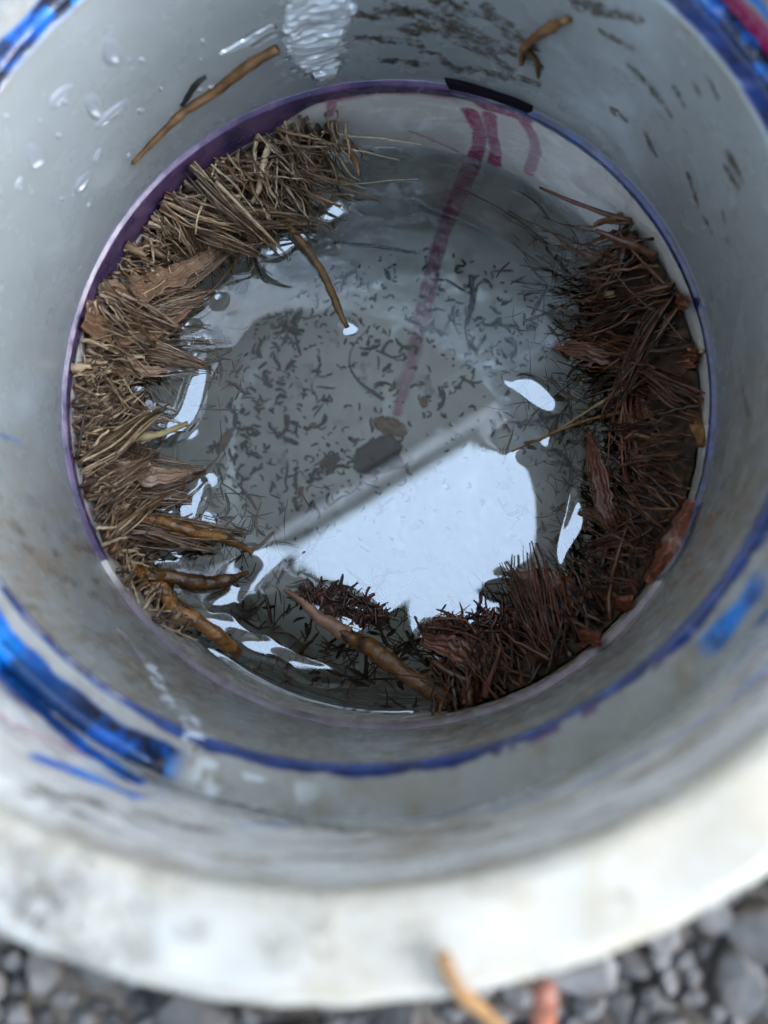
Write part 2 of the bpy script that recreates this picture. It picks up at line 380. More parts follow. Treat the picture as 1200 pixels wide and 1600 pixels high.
# --- inner pipe: bore and cut end
def inner_masks(V):
    d = {}; r = np.linalg.norm(V[:, :2], axis=1); t = np.degrees(ang(V)); top = V[:, 2] > -1.2
    bore = r < R1 + .3
    # dark blue line along the inner edge of the cut end, all along the lower half
    a = smoothstep(-172, -160, t)*(1-smoothstep(-15, -5, t)); a = np.maximum(a, 0)
    lw = np.interp(t, [-150, -122, -108, -75, -66, -56, -48, -20], [.25, .3, .85, .85, .35, .35, 1.1, 1.3]) * (.1 + 1.5*vnoise(V, .3, 3)**1.3)
    mx(d, 'navy', a*(1 - smoothstep(lw*.6, lw*1.2, np.abs(np.hypot(r-51.3, V[:, 2]+.3) - .3))))
    b = smoothstep(-120, -100, t)*(1-smoothstep(-40, -20, t))
    mx(d, 'purple', b*smoothstep(.56, .66, vnoise(V, .5, 2))*(1 - smoothstep(.8, 1.6, np.abs(np.hypot(r-51.2, V[:, 2]+.4)))))
    c = smoothstep(-70, -55, t)*(1-smoothstep(-32, -20, t))
    mx(d, 'blue', c*.45*(1 - smoothstep(.5, 1.2, np.abs(V[:, 2]+1.6)))*bore)
    # glue ring on the cut end, upper left and right
    jit = (vnoise(V, .3, 3)-.5)*1.2
    g = smoothstep(112, 118, t)*(1-smoothstep(168, 176, t))*(1-smoothstep(54.3, 55.0, r+jit*.6))*smoothstep(51.0, 51.3, r)*top; mx(d, 'blue', g); mx(d, 'blot', g)
    g = smoothstep(5, 12, t)*(1-smoothstep(60, 66, t))*smoothstep(51.2, 51.6, r)*top
    mx(d, 'navy', g*(1-smoothstep(53.2, 54.2, r+jit))); mx(d, 'blue', g*smoothstep(53.2, 54.2, r+jit)*(1-smoothstep(55.2, 55.8, r+jit))); mx(d, 'blot', g*.8)
    mx(d, 'pink', g*smoothstep(55.0, 55.6, r+jit)*smoothstep(.35, .5, vnoise(V+9, .12, 2)))
    g = smoothstep(-152, -148, t)*(1-smoothstep(-113, -110, t))*smoothstep(52.9, 53.5, r+jit)*top; mx(d, 'blue', g); mx(d, 'blot', g*(.35 + .65*smoothstep(-136, -122, t)))
    g = smoothstep(-111, -108, t)*(1-smoothstep(-100, -92, t))*top*smoothstep(53, 53.6, r+jit)*smoothstep(.45, .55, vnoise(V, .35, 3)); mx(d, 'pale', g*.5)
    g = smoothstep(-46, -43, t)*(1-smoothstep(-36, -32, t))*smoothstep(53.0, 53.8, r+jit)*(1-smoothstep(55, 56, r-jit))*top; mx(d, 'blue', g*.9); mx(d, 'blot', g*.6)
    mx(d, 'cream', top*.35*smoothstep(51.5, 52.5, r))
    mx(d, 'film_shade', top*smoothstep(.4, .7, vnoise(V, .3, 3))*.45)
    # brown streaks on the lower (near) wall, painted for its dark reflections
    near = smoothstep(-178, -150, t)*(1-smoothstep(-8, 10, t))*bore
    streak = vnoise(V*np.array([1, 1, .12]), .8, 3)
    mx(d, 'film_shade', near*(.45 + .55*smoothstep(.4, .65, streak))*.8)
    mx(d, 'film_shade', bore*smoothstep(-10, 5, t)*(1-smoothstep(60, 90, t))*.18)
    mx(d, 'dirt', smoothstep(-165, -150, t)*(1-smoothstep(-125, -110, t))*bore*smoothstep(.55, .66, vnoise(V*np.array([1, 1, .3]), .55, 3))*.6)
    # scratches of dirt at the top of the far wall
    F_ = [([(600, 15), (700, 30), (760, 75)], 2.6), ([(570, 60), (650, 70), (720, 110)], 1.6), ([(640, 45), (740, 55), (830, 95)], 2.2), ([(690, 5), (790, 40), (830, 70)], 2.0), ([(600, 95), (660, 100)], 1.2), ([(700, 105), (790, 120), (840, 130)], 1.5), ([(720, 65), (800, 110)], 1.8), ([(540, 20), (600, 30)], 1.2), ([(760, 10), (800, 60)], 1.4),
          ([(985, 105), (1010, 130), (1048, 180)], .8), ([(1055, 140), (1068, 165)], .6), ([(1085, 132), (1092, 146)], .5), ([(960, 175), (975, 185)], .9), ([(1010, 210), (1022, 240)], .8), ([(1140, 245), (1158, 280)], .9), ([(1135, 265), (1155, 295)], .7), ([(1075, 275), (1088, 315)], .9), ([(1098, 335), (1110, 360)], .7), ([(1128, 330), (1132, 345)], .5), ([(1135, 372), (1140, 385)], .35), ([(930, 20), (1000, 30)], .8), ([(940, 50), (985, 75)], .6), ([(1105, 120), (1120, 150)], .5), ([(900, 10), (940, 10)], 1.0), ([(1070, 205), (1080, 220)], .4), ([(1160, 610), (1170, 650)], .4)]
    for k, (L, w) in enumerate(F_):
        mx(d, 'dirt', np.clip(stroke(V, cylpts(L, R1), w*(.85 if w > 1 else 1.1), .4, 1.0, 40+k, .9)*1.2, 0, 1))
    # purple primer line just above the joint, upper left
    t2 = smoothstep(118, 128, t)*(1-smoothstep(165, 175, t))
    # wet streaks, with sky glints painted in as pale colour
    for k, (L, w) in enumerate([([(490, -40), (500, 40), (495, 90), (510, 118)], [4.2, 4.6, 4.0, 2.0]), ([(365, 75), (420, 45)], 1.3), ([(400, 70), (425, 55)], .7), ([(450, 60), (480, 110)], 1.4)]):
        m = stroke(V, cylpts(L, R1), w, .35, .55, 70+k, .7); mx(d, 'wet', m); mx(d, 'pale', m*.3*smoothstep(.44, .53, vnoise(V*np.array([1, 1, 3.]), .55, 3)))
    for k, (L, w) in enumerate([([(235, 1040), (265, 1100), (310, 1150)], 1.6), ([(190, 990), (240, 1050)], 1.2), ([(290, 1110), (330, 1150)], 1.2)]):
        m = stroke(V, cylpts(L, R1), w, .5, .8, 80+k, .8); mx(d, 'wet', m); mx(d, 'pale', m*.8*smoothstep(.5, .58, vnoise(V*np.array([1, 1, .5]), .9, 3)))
    # pale bevel right at the lower end
    mx(d, 'pale', .35*bore*(1 - smoothstep(.2, .9, np.abs(V[:, 2] - (RING_Z + .5)))) * smoothstep(-5, 10, t)*(1 - smoothstep(70, 90, t)))
    m = stroke(V, cylpts([(0, 680), (30, 690), (36, 700)], R1), .5, .8, .5, 90); mx(d, 'blue', m*.5)
    return d
prof = seg((R1, RING_Z), (R1, -.6), 190) + arc(R1+.6, -.6, .6, 180, 90, 6) + seg((R1+.6, 0), (RS+.4, .0), 40) + [(RS+.4, 0)]
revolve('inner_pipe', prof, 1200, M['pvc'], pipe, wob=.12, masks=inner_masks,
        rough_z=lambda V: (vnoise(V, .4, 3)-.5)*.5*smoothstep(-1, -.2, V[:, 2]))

# --- lower pipe: shoulder under the joint, wall and rounded floor
RL = 50.2
def lower_masks(V):
    d = {}; r = np.linalg.norm(V[:, :2], axis=1); t = np.degrees(ang(V))
    wall = r > 46
    hb = np.interp(t, [-180, -160, 95, 103, 112, 138, 152, 168, 180], [2.0, 2.0, 3.0, 3.4, 8.5, 9.5, 7.0, 2.6, 2.0])
    zz = V[:, 2] - RING_Z + (vnoise(V, .2, 3)-.5)*1.2
    left = smoothstep(66, 74, t) + (t < -150)
    mx(d, 'purple', wall*np.clip(left, 0, 1)*smoothstep(-hb-.5, -hb, zz))
    mx(d, 'pink', wall*smoothstep(70, 80, t)*(1-smoothstep(112, 122, t))*smoothstep(-5.5, -3, zz+(vnoise(V, .3, 2)-.5)*3)*.75)
    rt = smoothstep(-35, -25, t)*(1-smoothstep(66, 74, t))
    mx(d, 'navy', wall*rt*smoothstep(-2.1, -1.7, zz)); mx(d, 'blue', wall*rt*smoothstep(-1.8, -1.2, zz)*.3)
    mx(d, 'purple', wall*smoothstep(-150, -140, t)*(1-smoothstep(-40, -25, t))*smoothstep(-1.4, -.9, zz)*.7)
    # primer runs
    for k, (L, w, a) in enumerate([([(735, 175), (750, 205), (748, 232), (733, 262)], [2.0, 1.5, 1.6, 2.0], .95), ([(765, 180), (768, 205), (775, 235), (772, 255)], [1.6, 1.3, 1.4, 1.7], .95),
                                   ([(815, 185), (832, 210), (838, 235), (826, 270)], [1.4, 1.2, 1.3, 1.2], .7), ([(700, 130), (760, 165), (820, 185)], [1.6, 2.2, 1.6], .9), ([(520, 155), (515, 180)], [1.2, .8], .6),
                                   ([(595, 130), (640, 130), (690, 145)], [.9, 1.4, 1.8], .8), ([(640, 205), (690, 225), (740, 250)], .6, .5)]):
        mx(d, 'pink', stroke(V, cylpts(L, RL), w, .35, .15, 100+k, .4)*min(1, a*1.15))
    G = [at_pipe(x, y) for x, y in ((742, 246), (732, 268), (718, 300), (706, 330), (697, 352), (690, 372), (682, 400), (672, 440), (658, 505))]
    mx(d, 'pink', stroke(V, G, [1.7, 2.0, 2.0, 1.9, 1.9, 1.8, 1.8, 1.9, 2.1], .25, .15, 120, .35)*1.0)
    m = stroke(V, [at_floor(x, y) for x, y in ((658, 500), (645, 560), (630, 610), (620, 645))], [2.4, 2.2, 1.9, 1.2], .7, .3, 121, .5); mx(d, 'pink', m*.85)
    # silt on the floor
    fl = 1 - smoothstep(30, 47, r); mx(d, 'clean', np.full(len(V), .95))
    mx(d, 'film_shade', (.02 + .22*smoothstep(.5, .75, vnoise(V, .10, 4)))*(V[:, 2] < -125))
    mx(d, 'dirt', fl*smoothstep(.62, .72, vnoise(V, .35, 4))*.5)
    mx(d, 'film_shade', wall*(smoothstep(-172, -150, t)*(1-smoothstep(-20, 0, t)))*(.55 + .4*smoothstep(.4, .6, vnoise(V*np.array([1, 1, .3]), .4, 3))))  # near wall below the joint darkened in the colour too
    rs = smoothstep(10, 40, V[:, 0])*(V[:, 2] < -100)
    mx(d, 'film_shade', rs*.55)
    mx(d, 'dirt', wall*smoothstep(-120, -105, V[:, 2])*0 )
    return d
rf = 12.0
prof = [(R1+.2, RING_Z-.1)] + seg((R1-.05, RING_Z-.1), (RL, RING_Z-.6), 6) + seg((RL, RING_Z-.6), (RL, FLOOR_Z+rf), 230) + [(RL-rf+rf*math.cos(a), FLOOR_Z+rf-rf*math.sin(a)) for a in np.linspace(0, math.pi/2, 40)] + seg((RL-rf-.3, FLOOR_Z), (.3, FLOOR_Z), 110) + [(.05, FLOOR_Z)]
def lower_z(V):
    r = np.linalg.norm(V[:, :2], axis=1)
    return (vnoise(V, .15, 3)-.5)*.8*(r < RL-1)
lp = revolve('lower_pipe', prof, 1000, M['pvc'], pipe, wob=.15, masks=lower_masks, rough_z=lower_z)
def tube_geo(P, rad, sides=6, seed=0, rough=.15, flat=1.0, flat_dir=None):
    P = np.asarray(P, float); n = len(P); rad = np.broadcast_to(np.asarray(rad, float), (n,)).copy()
    T = np.gradient(P, axis=0); T /= np.linalg.norm(T, axis=1, keepdims=True) + 1e-9
    up = np.array(flat_dir if flat_dir is not None else (0.13, 0.21, 1.0)); V = []; r_ = np.random.default_rng(seed)
    for i in range(n):
        a = np.cross(T[i], up); a /= np.linalg.norm(a) + 1e-9; b = np.cross(a, T[i])
        for k in range(sides):
            q = 2*math.pi*k/sides; rr = rad[i]*(1 + rough*(r_.random()-.5)*2)
            V.append(P[i] + a*math.cos(q)*rr + b*math.sin(q)*rr*flat)
    Fc = []
    for i in range(n-1):
        for k in range(sides):
            k2 = (k+1) % sides; Fc.append((i*sides+k, i*sides+k2, (i+1)*sides+k2, (i+1)*sides+k))
    Fc.append(tuple(range(sides))[::-1]); Fc.append(tuple((n-1)*sides+k for k in range(sides)))
    return np.array(V), Fc
def tube_mesh(name, P, rad, sides=6, seed=0, rough=.15, tone=None, **kw):
    V, Fc = tube_geo(P, rad, sides, seed, rough, **kw); me = mesh(name, V, Fc)
    if tone is not None: fattr(me, 'tone', np.full(len(V), tone))
    return me
# black patch hanging over the joint on the far side
def curved_plate(name, corners_px, r0, thick, mat, parent, n=24, m=6):
    (a, b, c_, d_) = [at_cyl(x, y, r0) for x, y in corners_px]       # tl, tr, br, bl
    V = []
    for j in range(m+1):
        for i in range(n+1):
            u, v = i/n, j/m; p = (a*(1-u)+b*u)*(1-v) + (d_*(1-u)+c_*u)*v
            q = np.hypot(p[0], p[1]); rr = r0 - (thick if (0 < i < n and 0 < j < m) else 0.0) 
            V.append((p[0]/q*rr, p[1]/q*rr, p[2] + (.25*math.sin(9*u+2*v)*(1 if 0 < j < m else .6))))
    Fc = [(j*(n+1)+i, j*(n+1)+i+1, (j+1)*(n+1)+i+1, (j+1)*(n+1)+i) for j in range(m) for i in range(n)]
    return link(name, mesh(name, V, Fc), mat, parent)
tabp = curved_plate('primer_patch', [(694, 121), (833, 166), (829, 185), (700, 142)], R1-.15, .5, M['tab'], pipe)
tagp = tabp; tabp['label'] = 'black hardened primer patch on the joint'

# added rippled run on the far wall, shaped and lightened for sky glints
def glint_run(name, L, w, seed, amp=.8):
    C3 = densify(cylpts(L, R1), .4); sw = np.interp(np.linspace(0, 1, len(C3)), np.linspace(0, 1, len(w)), w)
    aa = np.arctan2(C3[:, 1], C3[:, 0]); A0, A1 = aa.min() - max(w)*1.3/R1, aa.max() + max(w)*1.3/R1; Z0, Z1 = C3[:, 2].min() - 1, min(C3[:, 2].max() + 1, -.8)
    na, nz = 150, 260; AA, ZZ = np.meshgrid(np.linspace(A0, A1, na), np.linspace(Z0, Z1, nz), indexing='ij')
    P = np.stack([R1*np.cos(AA), R1*np.sin(AA), ZZ], 2).reshape(-1, 3); d = np.full(len(P), 9.)
    for c, ww in zip(C3, sw): d = np.minimum(d, np.linalg.norm(P-c, axis=1)/ww)
    edge = 1 - smoothstep(.75, 1.05, d + (vnoise(P, .7, 3)-.5)*.9)
    Q = np.stack([AA.ravel()*R1*.30, ZZ.ravel()*1.25 + 2.5*(vnoise(P, .25, 2)-.5), 0*AA.ravel()+seed], 1)
    h = edge*(.10 + amp*np.clip(vnoise(Q, 1.0, 2)*2-.55, 0, 1)) - .05
    rr = R1 - h; V = np.stack([rr*np.cos(AA.ravel()), rr*np.sin(AA.ravel()), ZZ.ravel()], 1)
    ok = (h > -.045).reshape(na, nz); idx = np.arange(na*nz).reshape(na, nz)
    q = np.stack([idx[:-1, :-1], idx[1:, :-1], idx[1:, 1:], idx[:-1, 1:]], 2).reshape(-1, 4); q = q[ok.reshape(-1)[q].any(1)]
    used = np.unique(q); rm_ = -np.ones(na*nz, int); rm_[used] = np.arange(len(used))
    return link(name, mesh(name, V[used], rm_[q].tolist()), M['clear'], pipe)
_c = NT('glint_glue'); _c.pbr((0.55, 0.60, 0.63), .05, None, 1.0, IOR=2.3); M['clear'] = _c.m  # opaque pale gloss, lightened to strengthen the glints
glint_run('glint_run', [(488, -30), (498, 40), (495, 90), (512, 116)], [4.6, 5.0, 4.2, 1.6], 3.3)
glint_run('glint_run', [(352, 82), (395, 62), (422, 42)], [.8, 1.2, .8], 5.1, .25)

# glue bead: lumpy blue ridge in the corner between cut end and socket, lower left
def glue_bead(a0, a1, r0, rad, z, seed, blot=.8, key='blue'):
    a = np.radians(np.linspace(a0, a1, 90)); rr = np.random.default_rng(seed)
    w = rad*(.75 + .5*vnoise(np.stack([a*20, a*0+seed, a*0], 1), .5, 3)); e = np.minimum(1, np.minimum(np.arange(90), np.arange(90)[::-1])/10.)
    V, Fc = tube_geo(np.stack([r0*np.cos(a), r0*np.sin(a), z + 0*a], 1), w*e+.05, 10, seed, .10)
    me = mesh('glue_bead', V, Fc)
    for k in ('pink', 'purple', 'blue', 'blot', 'navy', 'dirt', 'film_shade', 'wet', 'cream', 'pale'):
        fattr(me, k, np.full(len(V), {key: 1.0, 'blot': blot, 'wet': .0}.get(k, 0.0)))
    return link('glue_bead', me, M['pvc'], pipe)
glue_bead(-150, -113, RS-.9, 1.2, -.4, 1, .8)
glue_bead(112, 172, R1+1.9, .9, -.1, 2, 1.0)
glue_bead(6, 62, RS-2.0, 1.0, .0, 3, 1.0)
glue_bead(-112, -70, R1+.5, .3, -.05, 5, .0, 'navy')
glue_bead(-30, -8, R1+.5, .55, -.05, 6, .0, 'navy')

# ------------------------------------------------------------------ roots
root_pts = []                                               # where roots pierce or touch the water (for the meniscus)
def note_water(P, rad):
    P = np.asarray(P); rad = np.broadcast_to(np.asarray(rad, float), (len(P),))
    h = water_h(P[:, 0], P[:, 1]); k = np.abs(P[:, 2] - h) < rad + .5
    for p, r_ in zip(P[k], rad[k]): root_pts.append((p[0], p[1], r_))
def fits(P, lim=50.0):
    P = np.array(P); q = np.hypot(P[:, 0], P[:, 1]); s_ = np.where(q > lim, lim/np.maximum(q, 1e-6), 1); P[:, 0] *= s_; P[:, 1] *= s_; return P

def reach_fn(pts):                                          # inner outline of a clump (pixels at root level) -> radius by angle
    Q = []
    for x, y in pts:
        p = at_z(x, y, -74); Q.append((math.degrees(math.atan2(p[1], p[0])) % 360, math.hypot(p[0], p[1])))
    Q.sort(); Q = np.array(Q)
    return lambda a: np.interp(a % 360, Q[:, 0], Q[:, 1])
left_reach = reach_fn([(470, 235), (515, 290), (490, 345), (400, 385), (330, 400), (290, 450), (260, 520), (300, 555), (215, 620), (215, 680), (235, 740), (250, 800), (260, 860), (230, 920)])
right_reach = reach_fn([(930, 345), (890, 400), (900, 470), (880, 540), (930, 600), (960, 680), (930, 760), (900, 860), (830, 900), (760, 950), (690, 1000), (670, 1060), (640, 1100)])

def fibre(a_deg, reach, zt, zb, rad, seed, n=6, skew=0.0, lim=50.0):
    r_ = np.random.default_rng(seed)
    a = math.radians(a_deg); er = np.array([math.cos(a), math.sin(a), 0]); et = np.array([-er[1], er[0], 0])
    zt = zt + np.interp(a_deg % 360, [97, 100, 148, 166, 170], [0, -4.5, -4.5, -.5, 0]) if a_deg % 360 < 170 else zt
    f = r_.random(); z0 = zt + (zb - zt)*f
    r0 = lim - r_.random()*.12*(lim-reach)
    L = max(3.0, (r0 - reach)*(.3 + .65*f + .35*r_.random()))
    side = (r_.normal()*(.3 if r_.random() < .55 else .85) + skew)*L
    p0 = er*r0 + np.array([0, 0, z0]); hw = water_h(*(er*reach)[:2])
    z1 = max(hw - 3, z0 - (1 + 11*r_.random())*L/16) if r_.random() < .75 else min(z0 + 3*r_.random(), zt)
    p3 = er*(r0 - L) + et*side + np.array([0, 0, z1])
    c1 = p0*.66 + p3*.34 + r_.normal(size=3)*L*.035; c2 = p0*.33 + p3*.67 + r_.normal(size=3)*L*.05
    P = spline([p0, c1, c2, p3], n); P = fits(P, lim)
    rd = rad*np.linspace(1.0, .35, n+1)*(1 + .15*r_.normal(size=n+1)); return P, np.abs(rd) + .03

# tangled mat behind the strands, coloured dark so the gaps look shaded
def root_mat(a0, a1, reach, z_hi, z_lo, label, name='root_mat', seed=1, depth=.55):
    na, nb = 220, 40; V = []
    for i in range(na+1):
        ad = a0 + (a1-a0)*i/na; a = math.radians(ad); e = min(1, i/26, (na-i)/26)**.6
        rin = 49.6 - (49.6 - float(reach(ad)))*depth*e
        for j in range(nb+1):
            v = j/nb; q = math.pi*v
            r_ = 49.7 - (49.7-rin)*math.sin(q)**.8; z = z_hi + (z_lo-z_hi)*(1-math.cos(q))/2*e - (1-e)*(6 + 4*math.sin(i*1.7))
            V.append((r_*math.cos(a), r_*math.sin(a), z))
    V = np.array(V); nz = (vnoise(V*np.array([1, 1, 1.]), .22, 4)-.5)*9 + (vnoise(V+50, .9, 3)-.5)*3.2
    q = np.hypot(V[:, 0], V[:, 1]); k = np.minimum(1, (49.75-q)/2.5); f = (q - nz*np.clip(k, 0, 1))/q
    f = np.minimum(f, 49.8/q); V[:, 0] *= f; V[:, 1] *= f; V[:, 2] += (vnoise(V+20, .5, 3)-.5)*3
    Fc = [(i*(nb+1)+j, i*(nb+1)+j+1, (i+1)*(nb+1)+j+1, (i+1)*(nb+1)+j) for i in range(na) for j in range(nb)]
    o = link(name, mesh(name, V, Fc), M['mat_shade']); tag(o, label, 'roots', kind='stuff')
    qq = V[::5]; note_water(qq, .8)
    return o
LA0, LA1 = 98, 228
RA0, RA1 = -82, 41
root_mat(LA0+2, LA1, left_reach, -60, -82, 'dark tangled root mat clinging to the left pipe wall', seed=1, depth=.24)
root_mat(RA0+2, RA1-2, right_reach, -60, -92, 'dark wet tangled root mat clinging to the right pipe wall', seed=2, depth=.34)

def pick(r_, a0, a1, dens):
    while True:
        a = a0 + (a1-a0)*r_.random()
        if r_.random() < np.interp(a, dens[0], dens[1]): return a
def clump(a0, a1, reach, zt, zb, n_big, n_fine, mat, label_big, label_fine, group, seed, skew=0.0, tone=(0, 1), dens=((0, 1), (1, 1))):
    r_ = np.random.default_rng(seed)
    for i in range(n_big):
        ad = pick(r_, a0, a1, dens); rad = .34 + .75*r_.random()**2.5
        P, rd = fibre(ad, float(reach(ad)), zt, zb, rad, seed*1000+i, 7, skew)
        me = tube_mesh('root', P, rd, 6, i, .18, tone=tone[0] + (tone[1]-tone[0])*r_.random()**1.3)
        o = link('root', me, mat); tag(o, label_big, 'root', group); note_water(P, rd)
    VV, FF, TT = [], [], []; off = 0
    for i in range(n_fine):
        ad = pick(r_, a0, a1, dens); rad = .11 + .36*r_.random()**2.2
        P, rd = fibre(ad, float(reach(ad)) - 2*r_.random(), zt, zb, rad, seed*1000+500+i, 8, skew)
        P[1:] += r_.normal(size=(len(P)-1, 3))*.1; P = fits(P)
        V, Fc = tube_geo(P, rd, 4, i, .1); VV.append(V); FF += [tuple(k+off for k in f) for f in Fc]; off += len(V)
        TT += [tone[0] + (tone[1]-tone[0])*r_.random()]*len(V)
        if i % 9 == 0: note_water(P, rd)
    me = mesh('fine_roots', np.vstack(VV), FF); fattr(me, 'tone', TT)
    tag(link('fine_roots', me, mat), label_fine, 'roots', kind='stuff')
clump(LA0, LA1, left_reach, -52.5, -77, 170, 1300, M['root_l'], 'short tan and brown root strand bristling from the left root clump', 'fine tan root hairs of the left clump', 'roots bristling from the left wall', 11, skew=-.12, dens=((98, 116, 150, 165, 200, 228), (.15, 1, 1, .8, .7, .35)))
clump(RA0, RA1, right_reach, -57, -92, 105, 800, M['root_r'], 'dark reddish brown root strand in the wet right root clump', 'fine reddish root hairs of the right clump', 'roots hanging from the right wall', 12, skew=.1, tone=(0, .8), dens=((-82, -70, -45, 0, 30, 41), (.8, 1, .8, .6, .7, .25)))

# single roots, twigs and strips that can be told apart:  pixels + height
def root_path(L): return [lift(x, y, root_rise(x, y, z)) for x, y, z in L]
def root_rise(x, y, z):                                     # roots lie on the water; on the wall they stand off it
    return .25 + .15*z if at_cyl(x, y, 50.2)[2] < water_h(*at_cyl(x, y, 50.2)[:2]) else .3*z
def single(name, L, rad, mat, label, cat='root', n=40, sides=11, rough=.09, group=None, knots=True, **kw):
    P = spline(root_path(L), n); rd = np.interp(np.linspace(0, 1, n+1), np.linspace(0, 1, len(rad)), rad)
    sd = abs(hash(label)) % 9999 if False else sum(map(ord, label))
    if knots:
        rd = rd*(1 + .34*(vnoise(P + sd, .55, 3)-.5)*2)
        P = P + np.stack([vnoise(P + sd + 11*c, .28, 2) - .5 for c in range(3)], 1)*np.median(rd)*1.3
    me = tube_mesh(name, P, rd, sides, sd, rough, **kw); o = link(name, me, mat); tag(o, label, cat, group)
    if name != 'curved_root': note_water(P, rd)
    return o, P
def wz(x, y, dz=0):
    p = at_water(x, y); return (x, y, p[2] + dz)
single('thick_root', [(172, 858, 10), (230, 905, 38), (285, 955, 42), (335, 990, 34), (378, 1018, 14)], [.9, 1.3, 1.4, 1.3, .9], M['orange'], 'thick glossy orange root slanting down to the right along the lower left wall')
single('thick_root', [(160, 790, 10), (230, 808, 44), (290, 828, 40), (345, 840, 20), (395, 862, 2)], [.75, 1.0, .95, .85, .4], M['orange'], 'long orange brown root reaching from the left wall into the water, uppermost of three')
single('thick_root', [(195, 880, 10), (250, 900, 34), (310, 910, 24), (350, 908, 14), (392, 893, 5)], [.8, 1.2, 1.25, 1.1, .3], M['orange'], 'short orange root with pointed tip lying level above the thick slanting root')
single('thick_root', [(705, 1098, 52), (668, 1072, 46), (620, 1040, 34), (570, 1005, 18), (528, 985, 5)], [1.2, 1.6, 1.65, 1.5, .9], M['orange'], 'stout orange root lying at the bottom centre beside the right clump')
single('root_sheath', [(545, 995, 3), (510, 970, 1.2), (478, 945, .6), (445, 920, .3)], [1.5, 1.1, .8, .25], M['flake'], 'pale translucent root tip trailing in the water from the stout orange root')
single('curved_root', [(430, 330, 30), (470, 375, 14), (500, 420, 3), (525, 475, 1.0), (542, 512, .3)], [.5, .6, .62, .6, .45], M['twig'], 'thin dark curved root dipping into the water below the upper left clump')
single('twig_root', [(120, 705, 6), (170, 692, 30), (230, 682, 40), (292, 662, 26)], [.5, .75, .7, .4], M['straw'], 'straw coloured root stick jutting level from the left wall at mid height')
single('thin_root', [(1098, 548, 8), (1040, 552, 36), (985, 600, 28), (915, 645, 12), (860, 680, 2)], [.3, .35, .3, .25, .15], M['straw'], 'thin pale root thread stretched across the right clump')
single('thin_root', [(1060, 622, 30), (990, 640, 28), (900, 662, 10), (800, 705, .4)], [.2, .28, .25, .15], M['twig'], 'long thin brown root hair trailing left from the right clump')
single('root_stub', [(1098, 690, 10), (1080, 645, 24), (1060, 612, 34)], [.8, 1.1, .8], M['twig'], 'short knobby brown root stub by the right wall')
single('wood_splinter', [(945, 452, 26), (965, 462, 30), (985, 470, 30)], [.6, .8, .5], M['straw'], 'small yellow wood splinter in the dark upper right roots', 'splinter')
single('root_knot', [(318, 285, 20), (340, 318, 26), (358, 345, 26), (348, 368, 18)], [.5, .85, .9, .5], M['twig'], 'knobby brown root knot in the middle of the upper left bristles')
single('root_knot', [(395, 300, 34), (430, 330, 34), (470, 352, 26)], [.5, .8, .5], M['twig'], 'smooth brown root lying right of the knobby knot')
def bundle_geo(P, w, n, seed, tone, flat=.35, rmin=.07, rmax=.2, fray=.25):
    r_ = np.random.default_rng(seed); P = np.asarray(P); m = len(P); VV, FF, TT = [], [], []; off = 0
    T = np.gradient(P, axis=0); T /= np.linalg.norm(T, axis=1, keepdims=True)
    view = P - CAM; view /= np.linalg.norm(view, axis=1, keepdims=True)
    A = np.cross(T, view); A /= np.linalg.norm(A, axis=1, keepdims=True); B = np.cross(A, T)
    w = np.interp(np.linspace(0, 1, m), np.linspace(0, 1, len(w)), w)
    for k in range(n):
        a, b = r_.normal()*.62, r_.normal()*.62*flat; i0 = int(r_.random()**1.5*m*.6); i1 = m - int(r_.random()*m*.55)
        if i1 - i0 < 4: continue
        q = np.linspace(0, 1, m); wob = np.sin(q*(2+6*r_.random())+r_.random()*6)*(.08+.3*r_.random()**2) + r_.normal()*.9*(r_.random() < .3)*q
        Q = P + A*((a + wob + fray*r_.normal()*q**2)*w)[:, None] + B*((b + wob*.5 + fray*.5*r_.normal()*q**2)*w)[:, None]
        Q = fits(Q[i0:i1], 50.0); rd = (rmin + (rmax-rmin)*r_.random()**2)*np.linspace(1, .5, len(Q))
        V, Fc = tube_geo(Q, rd, 4, k, .1); VV.append(V); FF += [tuple(x+off for x in f) for f in Fc]; off += len(V)
        TT += [tone[0] + (tone[1]-tone[0])*r_.random()]*len(V)
    return np.vstack(VV), FF, TT
def bundle(L, w, mat, label, cat='roots', n=60, tone=(.2, .9), name='root_sheath', group=None, m=12, **kw):
    P = spline(root_path(L), m); sd = sum(map(ord, label)) + int(L[0][0])
    V, Fc, TT = bundle_geo(P, w, n, sd, tone, **kw); me = mesh(name, V, Fc); fattr(me, 'tone', TT)
    note_water(P, .4); return tag(link(name, me, mat), label, cat, group)
def raft(L, w, n, mat, label, cat, name, tone, seed, lim=50.0):
    r_ = np.random.default_rng(seed); P = spline(root_path(L), 20); W = np.interp(np.linspace(0, 1, 21), np.linspace(0, 1, len(w)), w); VV, FF, TT = [], [], []; off = 0
    for k in range(n):
        i = int(r_.integers(21)); c = P[i] + np.array([r_.normal(), r_.normal(), 0])*W[i]*.5 + np.array([0, 0, r_.normal()*.3 - .2]); a = r_.random()*6.28; ln = 1.2 + 3.2*r_.random()
        u = np.array([math.cos(a), math.sin(a), r_.normal()*.15]); v = np.array([-u[1], u[0], 0])*r_.normal()*.35
        Q = fits(spline([c - u*ln/2, c + v*ln*.3, c + u*ln/2], 5), lim); V, Fc = tube_geo(Q, (.08 + .3*r_.random()**2)*np.array([.6, 1, 1.1, 1, .8, .4]), 4, k, .2)
        VV.append(V); FF += [tuple(x+off for x in f) for f in Fc]; off += len(V); TT += [tone[0] + (tone[1]-tone[0])*r_.random()**2]*len(V)
    me = mesh(name, np.vstack(VV), FF); fattr(me, 'tone', TT); note_water(P, .3); return tag(link(name, me, mat), label, cat)
